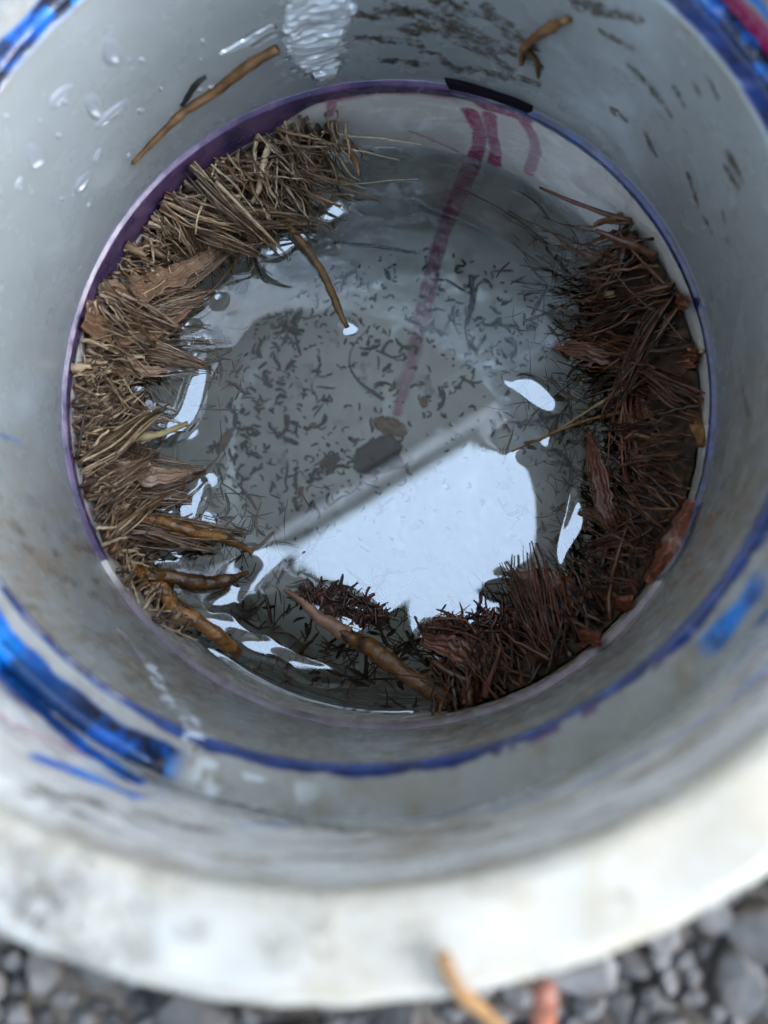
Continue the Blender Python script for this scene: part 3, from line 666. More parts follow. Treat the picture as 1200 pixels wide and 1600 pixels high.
def strip(L, w, mat, label, cat='bark', flat=.22, n=18, name='bark_strip', **kw):
    return single(name, L, w, mat, label, cat, n, 12, .2, flat=flat, **kw)
RL_, RR_ = M['root_l'], M['root_r']; M['root_p'] = strand('pinkish_sheath', (0.07, 0.032, 0.018), (0.27, 0.15, 0.085), (0.50, 0.36, 0.24), .3)
bundle([(140, 548, 8), (200, 548, 24), (260, 558, 22), (330, 576, 3)], [1.6, 2.2, 1.6, .3], M['root_p'], 'pinkish brown sheath covered root pointing right from the left wall', n=80, tone=(.1, 1), rmax=.35)
M['root_p'] = strand('pinkish_sheath', (0.07, 0.032, 0.018), (0.27, 0.15, 0.085), (0.50, 0.36, 0.24), .3)
M['root_red'] = strand('red_bark_fibre', (0.03, 0.011, 0.007), (0.19, 0.06, 0.032), (0.36, 0.15, 0.085), .25)
bundle([(1005, 590, 30), (1012, 660, 34), (1030, 730, 32), (1055, 805, 26)], [2.2, 3.4, 3.6, 2.8], M['root_red'], 'broad reddish bark strip hanging vertically on the right', 'bark', 170, (.3, 1), 'bark_strip', rmax=.45, fray=.1)
bundle([(866, 542, 8), (930, 548, 22), (1000, 560, 30), (1085, 556, 16)][::-1], [1.6, 2.4, 2.2, .3], M['root_red'], 'pointed rust red bark flake aiming left from the right wall', 'bark', 110, (.4, 1), 'bark_strip', rmax=.4, fray=.08)
bundle([(985, 850, 24), (948, 790, 16), (932, 730, 10), (920, 672, 6)], [1.3, 1.6, 1.2, .3], M['root_red'], 'slim red bark sliver standing beside the broad red strip', 'bark', 60, (.3, 1), 'bark_strip', fray=.1)
bundle([(765, 1085, 24), (745, 1040, 18), (710, 1015, 10), (658, 998, 3)], [.8, 2.0, 2.2, .9], M['root_red'], 'small torn red bark flake right of the stout orange root', 'bark', 90, (.4, 1), 'bark_strip', rmax=.35)
bundle([(985, 945, 10), (925, 945, 20), (850, 925, 10)], [1.6, 2.6, 1.2], M['root_red'], 'dull red bark piece low in the right clump', 'bark', 90, (0, .7), 'bark_strip', rmax=.35)
bundle([(930, 990, 22), (850, 930, 10), (785, 900, 1)], [1.2, 2.2, .9], RR_, 'brown bark flake at the edge of the mirrored sky', 'bark', 90, (.2, .9), 'bark_strip')
bundle([(1045, 865, 8), (1020, 835, 16), (975, 822, 16), (905, 798, 5)], [1.0, 2.0, 2.0, .6], M['root_p'], 'yellowish root sheath curving through the lower right clump', n=110, tone=(.1, .7))
bundle([(1025, 900, 8), (1005, 860, 20), (995, 790, 20), (955, 735, 10)], [1.0, 1.4, 1.2, .4], M['root_p'], 'grey brown sheath arching above the lower right clump', n=60, tone=(0, .6))
bundle([(1060, 500, 22), (980, 480, 22), (925, 455, 10)], [1.6, 2.2, .9], M['root_red'], 'dark red bark piece below the yellow splinter', 'bark', 90, (.1, .8), 'bark_strip')
raft([(470, 928, .3), (510, 938, .3), (548, 950, .3), (588, 962, .3)], [1.0, 2.4, 2.8, 1.6], 420, M['root_red'], 'dark brown scum raft floating at the lower edge of the mirrored sky', 'scum', 'scum_raft', (0, .5), 5)
raft([(670, 985, .4), (730, 980, 1), (800, 975, 3), (860, 985, 8)], [1.6, 3.2, 3.6, 2.2], 560, M['root_red'], 'dark soaked root litter below the mirrored sky, under the right clump', 'litter', 'root_litter', (0, .7), 6)
raft([(700, 1040, 8), (760, 1060, 14), (830, 1050, 20), (900, 1020, 22)], [2.0, 3.6, 3.6, 2.6], 520, M['root_red'], 'dark brown root litter heaped at the lower right wall', 'litter', 'root_litter', (0, .9), 8)
for k, (L, w, lab) in enumerate([
        ([(150, 508, 6), (200, 512, 22), (255, 485, 26), (335, 456, 4)], [2.0, 3.2, 2.6, .4], 'papery brown root sheath below the bristling upper left roots'),
        ([(185, 455, 12), (280, 430, 26), (365, 375, 14)], [1.6, 2.6, 1.0], 'pale papery sheath under the upper left bristles'),
        ([(140, 470, 4), (150, 515, 12), (185, 562, 20)], [1.0, 2.2, 1.6], 'orange brown bark curl against the left wall'),
        ([(132, 728, 3), (190, 735, 20), (250, 745, 24), (320, 735, 4)], [1.8, 3.0, 2.6, .5], 'reddish papery sheath left of the lower left water glint'),
        ([(135, 770, 8), (210, 765, 24), (300, 778, 8)], [1.4, 2.2, .6], 'thin grey brown sheath above the uppermost orange root'),
        ([(130, 635, 8), (165, 610, 26), (200, 575, 30)], [1.4, 2.4, 1.4], 'cream coloured fungus like tuft in the left roots')]):
    bundle(L, w, RL_ if k == 5 else M['root_p'], lab, n=120, tone=(.75, 1) if k == 5 else (0, 1), rmax=.32, fray=.4)
def murk(cx, cy, sx, sy, n, label, seed, mat, tone, zlo=-9., zhi=-1.):
    r_ = np.random.default_rng(seed); VV, FF, TT = [], [], []; off = 0
    for k in range(n):
        c = at_water(cx + sx*r_.normal()*.5, cy + sy*r_.normal()*.5); c = c + np.array([0, 0, zlo + (zhi-zlo)*r_.random()]); a = r_.random()*6.28; ln = 2 + 6*r_.random()**2
        u = np.array([math.cos(a), math.sin(a), r_.normal()*.2]); v = np.array([-u[1], u[0], 0])*r_.normal()*.3
        Q = fits(spline([c - u*ln/2, c + v*ln*.3, c + u*ln/2], 5), 49.5); V, Fc = tube_geo(Q, (.07 + .32*r_.random()**2.5)*np.array([.6, 1, 1.1, 1, .8, .4]), 4, k, .2)
        VV.append(V); FF += [tuple(x+off for x in f) for f in Fc]; off += len(V); TT += [.25 + .7*r_.random()]*len(V)
    me = mesh('submerged_roots', np.vstack(VV), FF); fattr(me, 'tone', TT); tag(link('submerged_roots', me, mat), label, 'roots', kind='stuff')
murk(330, 850, 130, 110, 170, 'dark fine roots under water below the left clump', 1, RR_, (0, .6))
murk(560, 1000, 200, 110, 300, 'dark fine roots under water at the near edge', 2, RR_, (0, .5), -14., -2.)
murk(300, 560, 80, 120, 60, 'thin dark roots under water beside the left clump', 3, RR_, (0, .6))
murk(900, 700, 110, 260, 240, 'thin dark roots under water beside the right clump', 4, RR_, (0, .5))
murk(900, 430, 110, 90, 90, 'thin dark roots under water at the upper right', 5, RR_, (0, .5))
def shred(L, w, mat, label, seed, tone=(.15, .9), group=None):
    nu, nv = 46, 16; P = spline(root_path([(x, y, z + (14 if 0 < i < len(L)-1 else 4)) for i, (x, y, z) in enumerate(L)]), nu); W = np.interp(np.linspace(0, 1, nu+1), np.linspace(0, 1, len(w)), w)
    T = np.gradient(P, axis=0); T /= np.linalg.norm(T, axis=1, keepdims=True); vw = P - CAM; vw /= np.linalg.norm(vw, axis=1, keepdims=True)
    A = np.cross(T, vw); A /= np.linalg.norm(A, axis=1, keepdims=True); B = np.cross(A, T); V, TT = [], []
    e0 = vnoise(np.stack([np.arange(nu+1)*.9, np.full(nu+1, seed*1.3), np.zeros(nu+1)], 1), .45, 3); e1 = vnoise(np.stack([np.arange(nu+1)*.9, np.full(nu+1, seed*1.3+40), np.zeros(nu+1)], 1), .45, 3)
    st = vnoise(np.stack([np.arange(nv+1)*1.7, np.full(nv+1, seed*2.1), np.zeros(nv+1)], 1), .8, 3)
    for i in range(nu+1):
        for j in range(nv+1):
            v = -(.35 + 1.1*e0[i]) + (.7 + 1.1*e0[i] + 1.1*e1[i])*j/nv
            q = P[i] + A[i]*v*W[i]
            hgt = .55*W[i]*.35*math.sin(v*2.3 + seed) + (float(st[j])-.5)*.5
            V.append(q - B[i]*hgt*.8); TT.append(np.clip(tone[0] + (tone[1]-tone[0])*((st[j]-.5)*2.2 + .5), 0, 1))
    V = np.array(V); V += (np.stack([vnoise(V+seed+c*9, .9, 2) for c in range(3)], 1) - .5)*.5; V = fits(V, 50.0)
    n0 = len(V); Fc = [(i*(nv+1)+j, i*(nv+1)+j+1, (i+1)*(nv+1)+j+1, (i+1)*(nv+1)+j) for i in range(nu) for j in range(nv)]
    V2 = V - np.repeat(vw, nv+1, axis=0)*-.12; V2 = fits(V2, 50.0); Fc += [tuple(k+n0 for k in f[::-1]) for f in Fc]
    rim_ = [j for j in range(nv+1)] + [i*(nv+1)+nv for i in range(1, nu+1)] + [nu*(nv+1)+j for j in range(nv-1, -1, -1)] + [i*(nv+1) for i in range(nu-1, 0, -1)]
    Fc += [(rim_[k], rim_[(k+1) % len(rim_)], rim_[(k+1) % len(rim_)]+n0, rim_[k]+n0) for k in range(len(rim_))]
    me = mesh('bark_shred', np.vstack([V, V2]), Fc); fattr(me, 'tone', TT+TT); note_water(P, .3); tag(link('bark_shred', me, mat), label, 'bark', group)
for k, (L, w, lab) in enumerate([
        ([(165, 455, 10), (215, 450, 30), (270, 430, 34), (345, 385, 14)], [1.6, 2.6, 2.2, .5], 'torn tan bark shred under the upper left bristles'),
        ([(130, 500, 8), (180, 520, 26), (240, 512, 30), (300, 480, 12)], [1.2, 2.4, 2.0, .4], 'pinkish wet shred pointing right at the upper left glint'),
        ([(135, 728, 8), (185, 732, 28), (240, 742, 26), (300, 738, 8)], [1.2, 2.4, 2.0, .5], 'reddish wet shred in the middle of the left clump'),
        ([(140, 560, 10), (200, 575, 26), (262, 580, 10)], [1.0, 1.8, .4], 'small brown shred above the straw coloured stick')]):
    shred(L, w, M['root_p'], lab, k+1)
for k, (L, w, lab) in enumerate([
        ([(1000, 585, 20), (1012, 650, 28), (1030, 725, 28), (1060, 805, 20)], [1.0, 2.6, 3.0, 1.8], 'broad rust red shred hanging along the right clump'),
        ([(1090, 555, 14), (1020, 565, 30), (950, 552, 26), (880, 545, 8)], [1.0, 2.0, 1.8, .3], 'rust red shred pointing left above the broad shred'),
        ([(985, 850, 24), (950, 795, 22), (935, 735, 14), (920, 675, 6)], [1.2, 1.6, 1.3, .3], 'narrow red shred rising beside the right glint'),
        ([(990, 940, 24), (925, 940, 28), (860, 915, 14), (800, 895, 4)], [1.4, 2.4, 2.2, .6], 'dull brown shred reaching to the mirrored sky'),
        ([(940, 1000, 26), (870, 985, 26), (800, 960, 12)], [1.2, 2.4, .8], 'dark red shred low in the right clump'),
        ([(770, 1085, 26), (745, 1042, 22), (705, 1015, 12), (660, 1000, 4)], [.7, 1.9, 2.1, .8], 'torn red brown shred right of the stout orange root'),
        ([(1075, 470, 16), (1010, 470, 24), (940, 455, 12)], [1.2, 1.8, .6], 'dark red shred in the upper right roots'),
        ([(1080, 780, 18), (1050, 850, 26), (1010, 910, 26)], [1.4, 2.2, 1.2], 'brown shred against the lower right wall')]):
    shred(L, w, M['root_red'], lab, k+11, (.1, .9))
r_ = np.random.default_rng(77)
for k in range(34):
    left = k < 20
    for _ in range(400):
        if left: x, y = 100 + 200*r_.random(), 230 + 680*r_.random()
        else:
            x, y = 700 + 420*r_.random(), 370 + 760*r_.random()
            if y < 620 and x < 980: continue
        p = at_cyl(x, y, 50.2)
        if -72 < p[2] < -53: break
    a = math.atan2(p[1], p[0]); er = np.array([math.cos(a), math.sin(a), 0]); et = np.array([-er[1], er[0], 0])
    ln = (7 + 13*r_.random()); sd = r_.normal()*.5*ln; dz = -3 - 14*r_.random()
    P = spline([p - er*.5, p - er*ln*.4 + et*sd*.3 + np.array([0, 0, dz*.25]), p - er*ln*.75 + et*sd*.7 + np.array([0, 0, dz*.6]), p - er*ln + et*sd + np.array([0, 0, dz])], 10)
    P[:, 2] = np.maximum(P[:, 2], water_h(P[:, 0], P[:, 1]) - (.3 if left else 3.5))
    V, Fc, TT = bundle_geo(P, [1.5, 1.9, 1.2, .5], 30, 900+k, (0, 1) if left else (0, .7), .9, .09, .38, .7)
    me = mesh('root_tuft', V, Fc); fattr(me, 'tone', TT); note_water(P, .4)
    o = link('root_tuft', me, (RL_ if k % 3 else M['root_p']) if left else (RR_ if k % 2 else M['root_red']))
    tag(o, 'tuft of fine tan rootlets growing out of the left root clump' if left else 'tuft of fine dark red rootlets in the right root clump', 'roots', 'rootlet tufts on the left' if left else 'rootlet tufts on the right')
for k, (x, y, r_) in enumerate([(600, 910, 1.2), (640, 930, 1.0), (560, 955, 1.5)]): pass

# far-wall twigs, lying on the bore
def wall_twig(L, rad, mat, label, name='twig', r0=R1, cat='twig', n=20):
    P = [at_cyl(x, y, r0) for x, y in L]; P = spline(P, n)
    rd = np.interp(np.linspace(0, 1, n+1), np.linspace(0, 1, len(rad)), rad); q = np.hypot(P[:, 0], P[:, 1])
    f = (r0 - rd*.85)/q; P[:, 0] *= f; P[:, 1] *= f
    rd = rd*(1 + .3*(vnoise(P+len(label), .8, 2)-.5)*2)
    return tag(link(name, tube_mesh(name, P, rd, 9, len(label), .16), mat), label, cat)
wall_twig([(205, 254), (240, 215), (285, 170), (330, 140), (380, 100), (432, 70)], [.35, .55, .65, .75, .8, .75], M['twig'], 'long brown twig stuck slantwise on the upper left pipe wall')
wall_twig([(283, 163), (292, 148), (305, 128), (320, 117)], [.32, .42, .42, .36], M['black'], 'short black twig touching the long brown twig')
wall_twig([(815, 98), (822, 68), (850, 45), (890, 25)], [.35, .6, .75, .6], M['twig'], 'forked brown rootlet stuck high on the far wall', r0=R1)
wall_twig([(820, 72), (838, 90), (842, 118)], [.45, .4, .3], M['twig'], 'small dark spur hanging from the forked rootlet')

# ------------------------------------------------------------------ water
def build_water():
    n = 420; g = np.linspace(-50.6, 50.6, n); X, Y = np.meshgrid(g, g, indexing='ij'); R = np.hypot(X, Y)
    H = water_h(X, Y)
    TH = np.degrees(np.arctan2(Y, X)); H += (.16*np.exp(-np.clip(50.2 - R, 0, None)/1.4) + 0.0)                          # meniscus up the wall
    men = np.zeros_like(X); P = np.array(root_pts) if root_pts else np.zeros((0, 3))
    step = g[1]-g[0]
    D = np.full(X.shape, 1e9)
    for (px, py, pr) in P:
        i0 = max(0, int((px-9+50.6)/step)); i1 = min(n, int((px+9+50.6)/step)+1); j0 = max(0, int((py-9+50.6)/step)); j1 = min(n, int((py+9+50.6)/step)+1)
        if i1 <= i0 or j1 <= j0: continue
        sub = np.hypot(X[i0:i1, j0:j1]-px, Y[i0:i1, j0:j1]-py) - min(pr, 1.5)
        D[i0:i1, j0:j1] = np.minimum(D[i0:i1, j0:j1], sub)
    D = np.clip(D, 0, None)
    for _ in range(10):                                                        # smooth the distance field a little
        D[1:-1, 1:-1] = (D[1:-1, 1:-1]*2 + D[:-2, 1:-1] + D[2:, 1:-1] + D[1:-1, :-2] + D[1:-1, 2:])/6
    H += (.10 + .34*vnoise(np.stack([X, Y, 0*X], 2).reshape(-1, 3), .16, 2).reshape(X.shape))*np.exp(-D/1.7)*smoothstep(8.0, 3.5, D)
    sky_dir = mirror_dir(640, 830)  # patches of the surface are tilted to mirror sky as glints
    for gx, gy, la, lb, rot in ((298, 625, 60, 14, 62), (450, 381, 28, 10, 28), (835, 613, 36, 14, -22), (893, 826, 40, 11, 74), (272, 842, 34, 20, -40), (300, 790, 30, 14, 75), (353, 935, 20, 8, 35), (522, 330, 18, 10, 60), (690, 1062, 12, 8, 30), (545, 512, 8, 8, 0), (362, 985, 40, 9, -33), (425, 1020, 46, 12, -27), (505, 1050, 52, 12, -17)):
        c = at_water(gx, gy); vw = CAM - c; vw /= np.linalg.norm(vw); nn = vw + sky_dir; nn /= np.linalg.norm(nn)
        g_ = -nn[:2]/nn[2] + WN[:2]/WN[2]; kpx = FPX/(CAM - c)[2]; ra, rb = la/kpx, lb/kpx; th_ = math.radians(rot)
        U = (X-c[0])*math.cos(th_) + (Y-c[1])*math.sin(th_); W_ = -(X-c[0])*math.sin(th_) + (Y-c[1])*math.cos(th_)
        q_ = np.hypot(U/ra, (W_ + .12*ra*np.sin(U/ra*2.2 + gx))/rb); wnd = 1 - smoothstep(1.0, 1.0 + 1.1/rb, q_)
        flatH = water_h(X, Y) + .12
        H = H*(1-wnd) + (flatH + g_[0]*(X-c[0]) + g_[1]*(Y-c[1]))*wnd
    V = np.stack([X, Y, H], 2).reshape(-1, 3)
    H2 = H
    keep = (R < 50.35)
    idx = np.arange(n*n).reshape(n, n)
    q = np.stack([idx[:-1, :-1], idx[1:, :-1], idx[1:, 1:], idx[:-1, 1:]], 2).reshape(-1, 4)
    kq = keep.reshape(-1)[q].all(1); q = q[kq]
    used = np.unique(q); remap = -np.ones(n*n, int); remap[used] = np.arange(len(used))
    o = link('water', mesh('water', V[used], remap[q].tolist()), M['water'])
    tag(o, 'still murky water in the pipe mirroring pale sky', kind='structure')
build_water()

# ------------------------------------------------------------------ sediment on the floor
fl_mesh = []
r_ = np.random.default_rng(21)
for k in range(16):
    L = .7 + 3.0*r_.random()**1.5; a = r_.normal()*.5; w = .17 + .2*r_.random()
    P = spline([(-L/2, 0, 0), (-L/6, a*.5, .05), (L/6, a*.3, .05), (L/2, r_.normal()*.4, 0)], 4)
    fl_mesh.append(tube_mesh('fleck', P, np.array([.6, 1, 1, .9, .5])*w, 5, k, .25))
    if k % 3 == 0:                                                             # forked ones
        V1, F1 = tube_geo(P, np.array([.6, 1, 1, .9, .5])*w, 5, k, .25); Q = spline([(0, a*.4, 0), (.3*L, .5, .05), (.45*L, .9, 0)], 3)
        V2, F2 = tube_geo(Q, w*.7, 5, k+50, .2); fl_mesh[-1] = mesh('fleck', np.vstack([V1, V2]), F1 + [tuple(i+len(V1) for i in f) for f in F2])
for m_ in fl_mesh: m_.materials.append(M['fleck'])
def fleck_density(x, y):
    d = 0
    for cx, cy, sx, sy, w in ((420, 560, 110, 130, 1.0), (400, 720, 110, 70, .9), (560, 420, 90, 50, .6), (740, 450, 70, 60, .55), (780, 560, 90, 70, .6), (860, 680, 70, 40, .45), (520, 740, 80, 50, .6), (600, 520, 150, 120, .35)):
        d += w*math.exp(-((x-cx)/sx)**2 - ((y-cy)/sy)**2)
    return d
cnt = 0
while cnt < 290:
    x, y = 280 + 660*r_.random(), 340 + 480*r_.random()
    if r_.random() > fleck_density(x, y): continue
    p = at_floor(x, y)
    if math.hypot(p[0], p[1]) > 45: continue
    o = link('sediment_fleck', fl_mesh[int(r_.integers(16))]); o.location = Vector((p[0], p[1], p[2] + .5))*S
    sc = .7 + 1.2*r_.random()**2; o.scale = (sc, sc, sc); o.rotation_euler = (0, 0, r_.random()*6.28)
    tag(o, 'tiny dark sediment fleck lying on the pale pipe floor under the water', 'sediment', 'sediment flecks on the pipe floor'); cnt += 1
def specks():
    r_ = np.random.default_rng(33); VV, FF = [], []; off = 0; k = 0
    while k < 620:
        x, y = 270 + 680*r_.random(), 345 + 500*r_.random()
        if r_.random() > .25 + fleck_density(x, y): continue
        p = at_floor(x, y)
        if math.hypot(p[0], p[1]) > 46: continue
        a = r_.random()*6.28; ln = .5 + 1.4*r_.random(); u = np.array([math.cos(a), math.sin(a), 0]); v = np.array([-u[1], u[0], 0])*r_.normal()*.35
        Q = spline([p - u*ln/2, p + v*ln, p + u*ln/2], 3) + np.array([0, 0, .4]); V, Fc = tube_geo(Q, (.14 + .18*r_.random())*np.array([.7, 1, 1, .6]), 4, k, .2)
        VV.append(V); FF += [tuple(i+off for i in f) for f in Fc]; off += len(V); k += 1
    tag(link('fine_sediment', mesh('fine_sediment', np.vstack(VV), FF), M['fleck']), 'scatter of tiny dark sediment specks on the pale floor', 'sediment', kind='stuff')
specks()
def floor_tube(L, rad, mat, label, cat, name):
    P = spline([at_floor(x, y) + np.array([0, 0, .7]) for x, y in L], 16); rd = np.interp(np.linspace(0, 1, 17), np.linspace(0, 1, len(rad)), rad)
    return tag(link(name, tube_mesh(name, P, rd, 7, len(label), .25), mat), label, cat)
floor_tube([(580, 510), (550, 545), (548, 575), (565, 600), (600, 625)], [.12, .15, .18, .3, .45], M['fleck'], 'long hooked dark fibre on the pipe floor left of the pink run', 'fibre', 'dark_fibre')
floor_tube([(770, 425), (840, 422), (920, 428)], [.2, .35, .3], M['fleck'], 'straight dark fibre on the floor right of the pink run', 'fibre', 'dark_fibre')
floor_tube([(520, 380), (580, 385), (650, 395)], [.3, .45, .3], M['fleck'], 'brown fibre lying across the far edge of the floor', 'fibre', 'dark_fibre')
floor_tube([(735, 430), (738, 470), (728, 510)], [.5, .75, .4], M['fleck'], 'short thick dark clot right of the pink run', 'sediment', 'dark_clot')
floor_tube([(790, 660), (830, 665), (880, 650)], [.3, .6, .4], M['fleck'], 'dark branched clot on the floor under the right roots', 'sediment', 'dark_clot')
def lump(x, y, rx, ry, rz, rot, mat, label, cat, name, seed):
    bm = bmesh.new(); bmesh.ops.create_icosphere(bm, subdivisions=4, radius=1.0); V = np.array([v.co[:] for v in bm.verts])
    V *= (1 + .9*(vnoise(V+seed*3.1, 1.3, 3)-.5) + .8*(vnoise(V+seed*7.7, 4.0, 2)-.5))[:, None]; V *= np.array([rx, ry, rz])
    Fc = [tuple(v.index for v in f.verts) for f in bm.faces]; bm.free()
    o = link(name, mesh(name, V, Fc), mat); p = at_floor(x, y); o.location = Vector((p[0], p[1], p[2] + rz*.6))*S; o.rotation_euler = (0, 0, rot)
    return tag(o, label, cat)
lump(590, 712, 4.6, 3.8, 1.2, .3, M['black'], 'black lump of sludge on the floor beside the mirrored sky', 'sludge', 'sludge_lump', 1)
lump(612, 668, 3.2, 1.8, 1.0, -.5, M['twig'], 'brown wood chip at the foot of the pink run', 'wood chip', 'wood_chip', 2)
lump(662, 628, .9, 1.1, .5, .2, M['twig'], 'tiny tan crumb on the floor right of the pink run', 'wood chip', 'wood_chip', 3)
lump(515, 720, 2.2, 1.4, .6, .6, M['fleck'], 'small dark clot left of the black sludge lump', 'sludge', 'sludge_lump', 4)
lump(350, 690, 1.0, 3.0, .6, -.5, M['twig'], 'brown bark chip under water at the left', 'wood chip', 'wood_chip', 5)

# ------------------------------------------------------------------ water drops on the upper left wall
def wall_drop(x, y, w, h, rot, label, seed, thick=.5):
    c = at_cyl(x, y, R1); a = math.atan2(c[1], c[0]); er = np.array([math.cos(a), math.sin(a), 0]); et = np.array([-er[1], er[0], 0]); ez = np.array([0, 0, 1.])
    V = [c - er*thick]; nr, ns = 5, 20; rr = np.random.default_rng(seed)
    ph = rr.random(3)*6.28
    for i in range(1, nr+1):
        f = i/nr
        for k in range(ns):
            q = 2*math.pi*k/ns; s_ = f*(1 + .10*math.sin(2*q+ph[0]) + .07*math.sin(3*q+ph[1]))
            u, v = w*s_*math.cos(q), h*s_*math.sin(q)
            u, v = u*math.cos(rot)-v*math.sin(rot), u*math.sin(rot)+v*math.cos(rot)
            aa = a + u/R1; V.append(np.array([math.cos(aa), math.sin(aa), 0])*(R1 + .04 - thick*math.sqrt(max(0, 1-f*f))) + ez*(c[2]+v))
    Fc = [(0, 1+k, 1+(k+1) % ns) for k in range(ns)]
    for i in range(nr-1):
        for k in range(ns): Fc.append((1+i*ns+k, 1+(i+1)*ns+k, 1+(i+1)*ns+(k+1) % ns, 1+i*ns+(k+1) % ns))
    return tag(link('water_drop', mesh('water_drop', V, Fc), M['drop']), label, 'water drop', 'water drops on the upper left wall')
drops = [(175, 82, 1.6, 3.6, 0, 'largest flattened water drop high on the upper left wall'), (147, 168, 1.3, 3.8, 0, 'round water drop in the middle of the left wall drops'), (55, 245, 1.4, 4.0, 0, 'round water drop nearest the left picture edge'),
         (175, 178, 3.2, 1.6, .12, 'long streaked water drop beside the round middle drop'), (95, 150, 2.4, 1.6, .15, 'long streaked water drop left of the round middle drop'), (130, 285, 2.3, 1.8, .2, 'long streaked water drop lowest on the left wall'), (153, 243, 1.1, 1.2, .2, 'narrow curved water drop above the lowest streak'), (30, 288, 1.0, 1.0, .1, 'short water streak below the leftmost round drop')]
for k, (x, y, w, h, rt, lab) in enumerate(drops): wall_drop(x, y, w, h, rt, lab, k, .35)
r_ = np.random.default_rng(5)
for k in range(34):
    x, y = 10 + 380*r_.random(), 15 + 330*r_.random()
    p = at_cyl(x, y, R1)
    if p[2] > -4 or p[2] < -48: continue
    s_ = .15 + .4*r_.random()**2
    wall_drop(x, y, s_, s_*(1.5+2*r_.random()), -.3*r_.random(), 'tiny water droplet beading on the upper left pipe wall', 100+k, .3)
wall_drop(546, 514, .1, .1, 0, 'x', 1) if False else None

# ------------------------------------------------------------------ ground, gravel
GZ = 14.0
def ground():
    n = 40; V = [(0, 0, GZ)]; Fc = []; radii = [66.0, 75, 90, 120, 200, 500, 2000, 8000, 30000]
    V = []; ns = 96
    for i, r0 in enumerate(radii):
        for k in range(ns):
            a = 2*math.pi*k/ns; V.append((r0*math.cos(a), r0*math.sin(a), GZ + (0 if i in (0,) else (random.random()-.5)*2)))
    for i in range(len(radii)-1):
        for k in range(ns): Fc.append((i*ns+k, (i+1)*ns+k, (i+1)*ns+(k+1) % ns, i*ns+(k+1) % ns))
    tag(link('ground', mesh('ground', V, Fc), M['soil']), 'dark gravelly ground around the pipe', kind='structure')
ground()
st = []
for k in range(10):
    bm = bmesh.new(); bmesh.ops.create_icosphere(bm, subdivisions=2, radius=1.0); V = np.array([v.co[:] for v in bm.verts])
    
    for _ in range(9):
        nv = np.random.default_rng(k*20+_).normal(size=3); nv /= np.linalg.norm(nv); dd = .5 + .3*random.random(); ex = np.clip(V @ nv - dd, 0, None); V -= ex[:, None]*nv
    V *= (1 + .35*(vnoise(V+k*5.3, 1.4, 2)-.5))[:, None]; V *= np.array([1, .65+.35*random.random(), .55+.3*random.random()])*1.25
    me = mesh('gravel_stone', V, [tuple(v.index for v in f.verts) for f in bm.faces], False); bm.free(); me.materials.append(M['gravel']); st.append(me)
r_ = np.random.default_rng(9); placed = []
tries = 0
while len(placed) < 200 and tries < 12000:
    tries += 1
    x, y = -80 + 1360*r_.random(), 1330 + 330*r_.random()
    s_ = 1.2 + 3.4*r_.random()**1.8; p = at_z(x, y, GZ+s_*.35)
    if math.hypot(p[0], p[1]) < 66.6 + s_*1.25: continue
    if any(math.hypot(p[0]-a, p[1]-b) < (s_+c)*.78 for a, b, c in placed): continue
    placed.append((p[0], p[1], s_))
    o = link('gravel_stone', st[int(r_.integers(10))]); o.location = Vector((p[0], p[1], GZ + s_*.3))*S; o.scale = (s_,)*3
    o.rotation_euler = (r_.random()*.5, r_.random()*.5, r_.random()*6.28)
    tag(o, 'small grey gravel stone on the ground below the white rim', 'stone', 'gravel stones below the rim')
def ground_stem(L, rad, mat, label):
    P = spline([at_z(x, y, z) for x, y, z in L], 12)
    tag(link('dry_stem', tube_mesh('dry_stem', P, rad, 8, 4, .1), mat), label, 'stem')
ground_stem([(690, 1490, RIM_Z+1.6), (715, 1545, RIM_Z+1.1), (755, 1580, 36), (800, 1625, 30)], .6, M['straw2'], 'thin tan dry stem leaning over the front rim onto the gravel')
ground_stem([(852, 1548, 33), (850, 1580, 28), (846, 1640, 22)], 1.1, M['bark'], 'reddish dry stem standing in the gravel right of the tan stem')

# ------------------------------------------------------------------ what the water mirrors: the house eave overhead and the phone taking the picture
HE = 2300.0
def mirror_at(x, y, z):
    p = at_water(x, y); d = mirror_dir(x, y); return p + d*((z - p[2])/d[2])
A, B = mirror_at(440, 885, HE), mirror_at(770, 690, HE)
ed = (B - A); ed[2] = 0; ed /= np.linalg.norm(ed); en = np.array([-ed[1], ed[0], 0])
if en @ np.array([-.5, .86, 0]) < 0: en = -en
mid = (A + B)/2 + en*32
house = empty('house', (mid + en*600)*np.array([1, 1, 0]) + np.array([0, 0, GZ]))
tag(house, 'pale house wall with overhanging eave close beside the pipe', 'house')
M['wall'] = simple('render_wall', (0.40, 0.385, 0.36), (0.34, 0.33, 0.31), 20, .9, .3, .002, .2, vary=False)
M['soffit'] = simple('soffit_board', (0.88, 0.88, 0.86), (0.84, 0.84, 0.82), 12, .7, .2, .002, .2, vary=False)
M['phone_dark'] = simple('drip_metal', (0.05, 0.05, 0.055), (0.07, 0.07, 0.075), 30, .5, .1, .001, .3, vary=False)
M['gutter'] = simple('gutter_white', (0.75, 0.75, 0.78), (0.65, 0.65, 0.68), 30, .4, .1, .001, .4, vary=False)
def slab(name, e0, e1, n0, n1, z0, z1, mat, parent):
    V = []
    for z in (z0, z1):
        for e, n_ in ((e0, n0), (e1, n0), (e1, n1), (e0, n1)):
            q = mid*np.array([1, 1, 0]) + ed*e + en*n_; V.append((q[0], q[1], z))
    me = mesh(name, V, [(0, 3, 2, 1), (4, 5, 6, 7), (0, 1, 5, 4), (1, 2, 6, 5), (2, 3, 7, 6), (3, 0, 4, 7)], False)
    o = link(name, me, mat, parent); o.location = -house.location
    return o
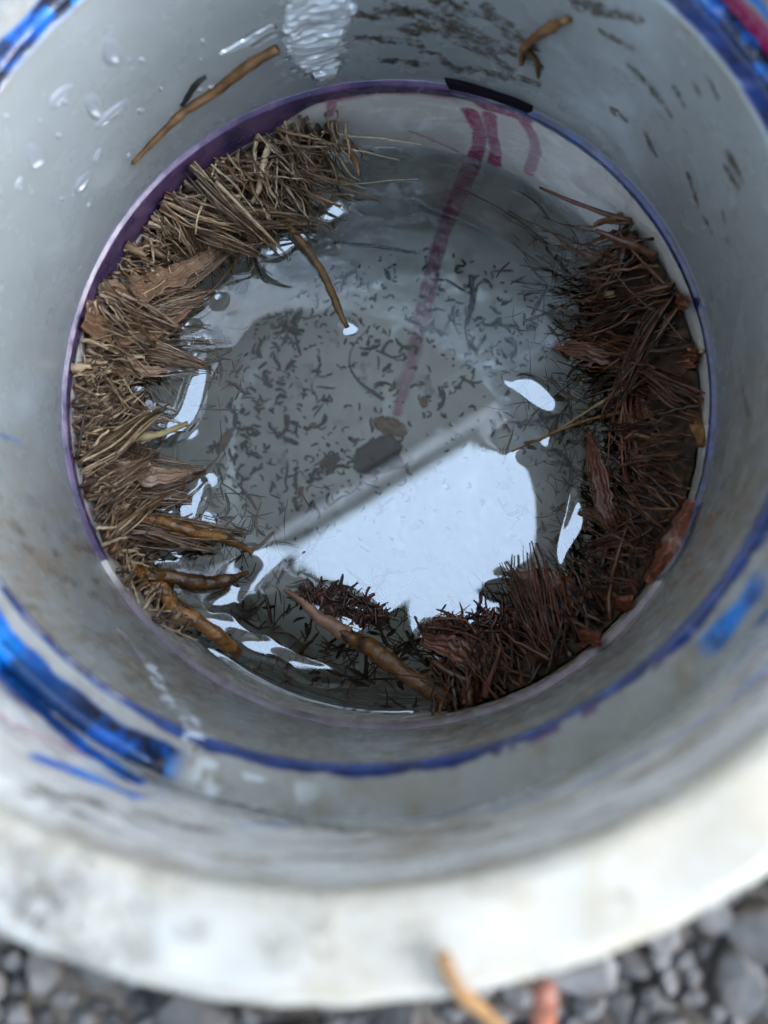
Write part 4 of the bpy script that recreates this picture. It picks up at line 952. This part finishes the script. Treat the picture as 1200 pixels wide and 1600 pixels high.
slab('wall', -5000, 5000, 600, 800, GZ-3, HE+20, M['wall'], house)
slab('soffit', -5000, 5000, 52, 602, HE+22, HE+60, M['soffit'], house)
def gutter():
    V = []
    for e in (-5000, 5000):
        for n_, z in ((38, HE), (14, HE+45), (14, HE+140), (38, HE+140)):
            q = mid*np.array([1, 1, 0]) + ed*e + en*n_; V.append((q[0], q[1], z))
    o = link('gutter', mesh('gutter', V, [(0, 1, 5, 4), (1, 2, 6, 5), (2, 3, 7, 6), (3, 0, 4, 7), (3, 2, 1, 0), (4, 5, 6, 7)], False), M['gutter'], house); o.location = -house.location
gutter()
slab('drip_edge', -5000, 5000, 0, 13, HE+48, HE+150, M['phone_dark'], house)
slab('fascia', -5000, 5000, 39, 51, HE+60, HE+140, M['phone_dark'], house)
slab('roof', -5000, 5000, -2, 5000, HE+152, HE+200, M['soffit'], house)

# the phone that takes the picture, seen only in the water
M['phone'] = simple('phone_case', (0.02, 0.02, 0.022), (0.03, 0.03, 0.033), 60, .45, .1, .0005, .4, vary=False)
M['glass'] = simple('phone_glass', (0.01, 0.01, 0.012), (0.012, 0.012, 0.014), 60, .1, .0, .0005, .5, vary=False)
phone = bpy.data.objects.new('phone', None); C.objects.link(phone); phone.empty_display_size = .01
phone.matrix_world = cam.matrix_world @ Matrix.Translation((0, 0, .004))
tag(phone, 'dark phone held level over the pipe, mirrored in the water', 'phone')
def rbox(name, x0, x1, y0, y1, z0, z1, rad, mat, bev=.6):
    bm = bmesh.new(); vs = []
    for cx_, cy_, a0 in ((x1-rad, y1-rad, 0), (x0+rad, y1-rad, 90), (x0+rad, y0+rad, 180), (x1-rad, y0+rad, 270)):
        for k in range(9):
            a = math.radians(a0 + k*90/8); vs.append(bm.verts.new(((cx_+rad*math.cos(a))*S, (cy_+rad*math.sin(a))*S, z0*S)))
    f = bm.faces.new(vs); r = bmesh.ops.extrude_face_region(bm, geom=[f])
    for v in r['geom']:
        if isinstance(v, bmesh.types.BMVert): v.co.z = z1*S
    bmesh.ops.recalc_face_normals(bm, faces=bm.faces)
    bmesh.ops.bevel(bm, geom=[e for e in bm.edges if abs(e.verts[0].co.z-e.verts[1].co.z) < 1e-6], offset=bev*S, segments=2, affect='EDGES')
    me = bpy.data.meshes.new(name); bm.to_mesh(me); bm.free(); return link(name, me, mat, phone)
rbox('body', -70, 76, -45, 26, 0, 8, 9, M['phone'], 1.5)
rbox('screen', -68, 74, -43, 24, 8.05, 8.6, 7, M['glass'], .2)
rbox('lens_ring', -7, 7, -7, 7, -1.6, -.02, 7, M['glass'], .4)

# unseen person with the phone, added at the near side to block sky light
M['cloth'] = simple('dark_clothes', (0.035, 0.04, 0.055), (0.05, 0.055, 0.07), 30, .9, .3, .003, .1, vary=False)
M['skin'] = simple('skin', (0.42, 0.25, 0.18), (0.38, 0.22, 0.16), 40, .6, .1, .001, .3, vary=False)
M['hair'] = simple('dark_hair', (0.02, 0.015, 0.012), (0.03, 0.022, 0.018), 80, .6, .4, .002, .3, vary=False)
def skin_obj(name, nodes, edges, mat, parent=None, root=0, sub=2):
    me = bpy.data.meshes.new(name); me.from_pydata([tuple(c*S for c in p[:3]) for p in nodes], edges, [])
    o = link(name, me, mat, parent)
    me.skin_vertices or None
    md = o.modifiers.new('skin', 'SKIN')
    if not me.skin_vertices: me.attributes
    for i, p in enumerate(nodes):
        me.skin_vertices[0].data[i].radius = (p[3]*S, (p[4] if len(p) > 4 else p[3])*S); me.skin_vertices[0].data[i].use_root = (i == root)
    o.modifiers.new('sub', 'SUBSURF').levels = sub; o.modifiers['sub'].render_levels = sub
    return o
N = [(0, -640, 270, 150, 130), (0, -600, 400, 140, 115), (0, -520, 560, 150, 115), (0, -430, 700, 150, 105), (0, -380, 790, 60), (0, -340, 860, 55), (0, -305, 930, 80, 90), (0, -280, 1010, 82, 95), (0, -285, 1075, 55, 60)]
Ed = [(i, i+1) for i in range(8)]
def chain(a, pts):
    for p in pts: N.append(p); Ed.append((a, len(N)-1)); a = len(N)-1
    return a
for sx, hx in ((-1, -98), (1, 80)):
    w = chain(3, [(sx*150, -420, 735, 62), (sx*215, -370, 640, 48), (sx*265, -300, 470, 42), (hx+sx*95, -170, 290, 34), (hx+sx*28, -85, 205, 26), (hx+sx*14, -62, 184, 22, 30)])
    for k, (fx, fy, ln) in enumerate(((10, -44, 1.0), (2, -36, 1.1), (-6, -28, 1.0), (-12, -20, .8))):
        chain(w, [(hx+sx*12, -46+k*8, 172, 9), (hx-sx*4*ln, -40+k*9, 160, 8.5), (hx-sx*18*ln, -38+k*9, 158, 7.5)])
    chain(w, [(hx+sx*4, -66, 178, 10), (hx-sx*10, -60, 170, 9), (hx-sx*24, -54, 168, 8)])
    chain(0, [(sx*100, -600, 260, 95), (sx*180, -420, 400, 80), (sx*205, -300, 455, 66), (sx*180, -370, 280, 58), (sx*150, -430, 90, 45), (sx*150, -380, 45, 42), (sx*160, -270, 38, 38, 30), (sx*165, -210, 34, 30, 22)])
person = skin_obj('person', N, Ed, M['cloth'])
tag(person, 'unseen person in dark clothes, added to block sky light, squatting at the near side of the pipe holding the phone', 'person')
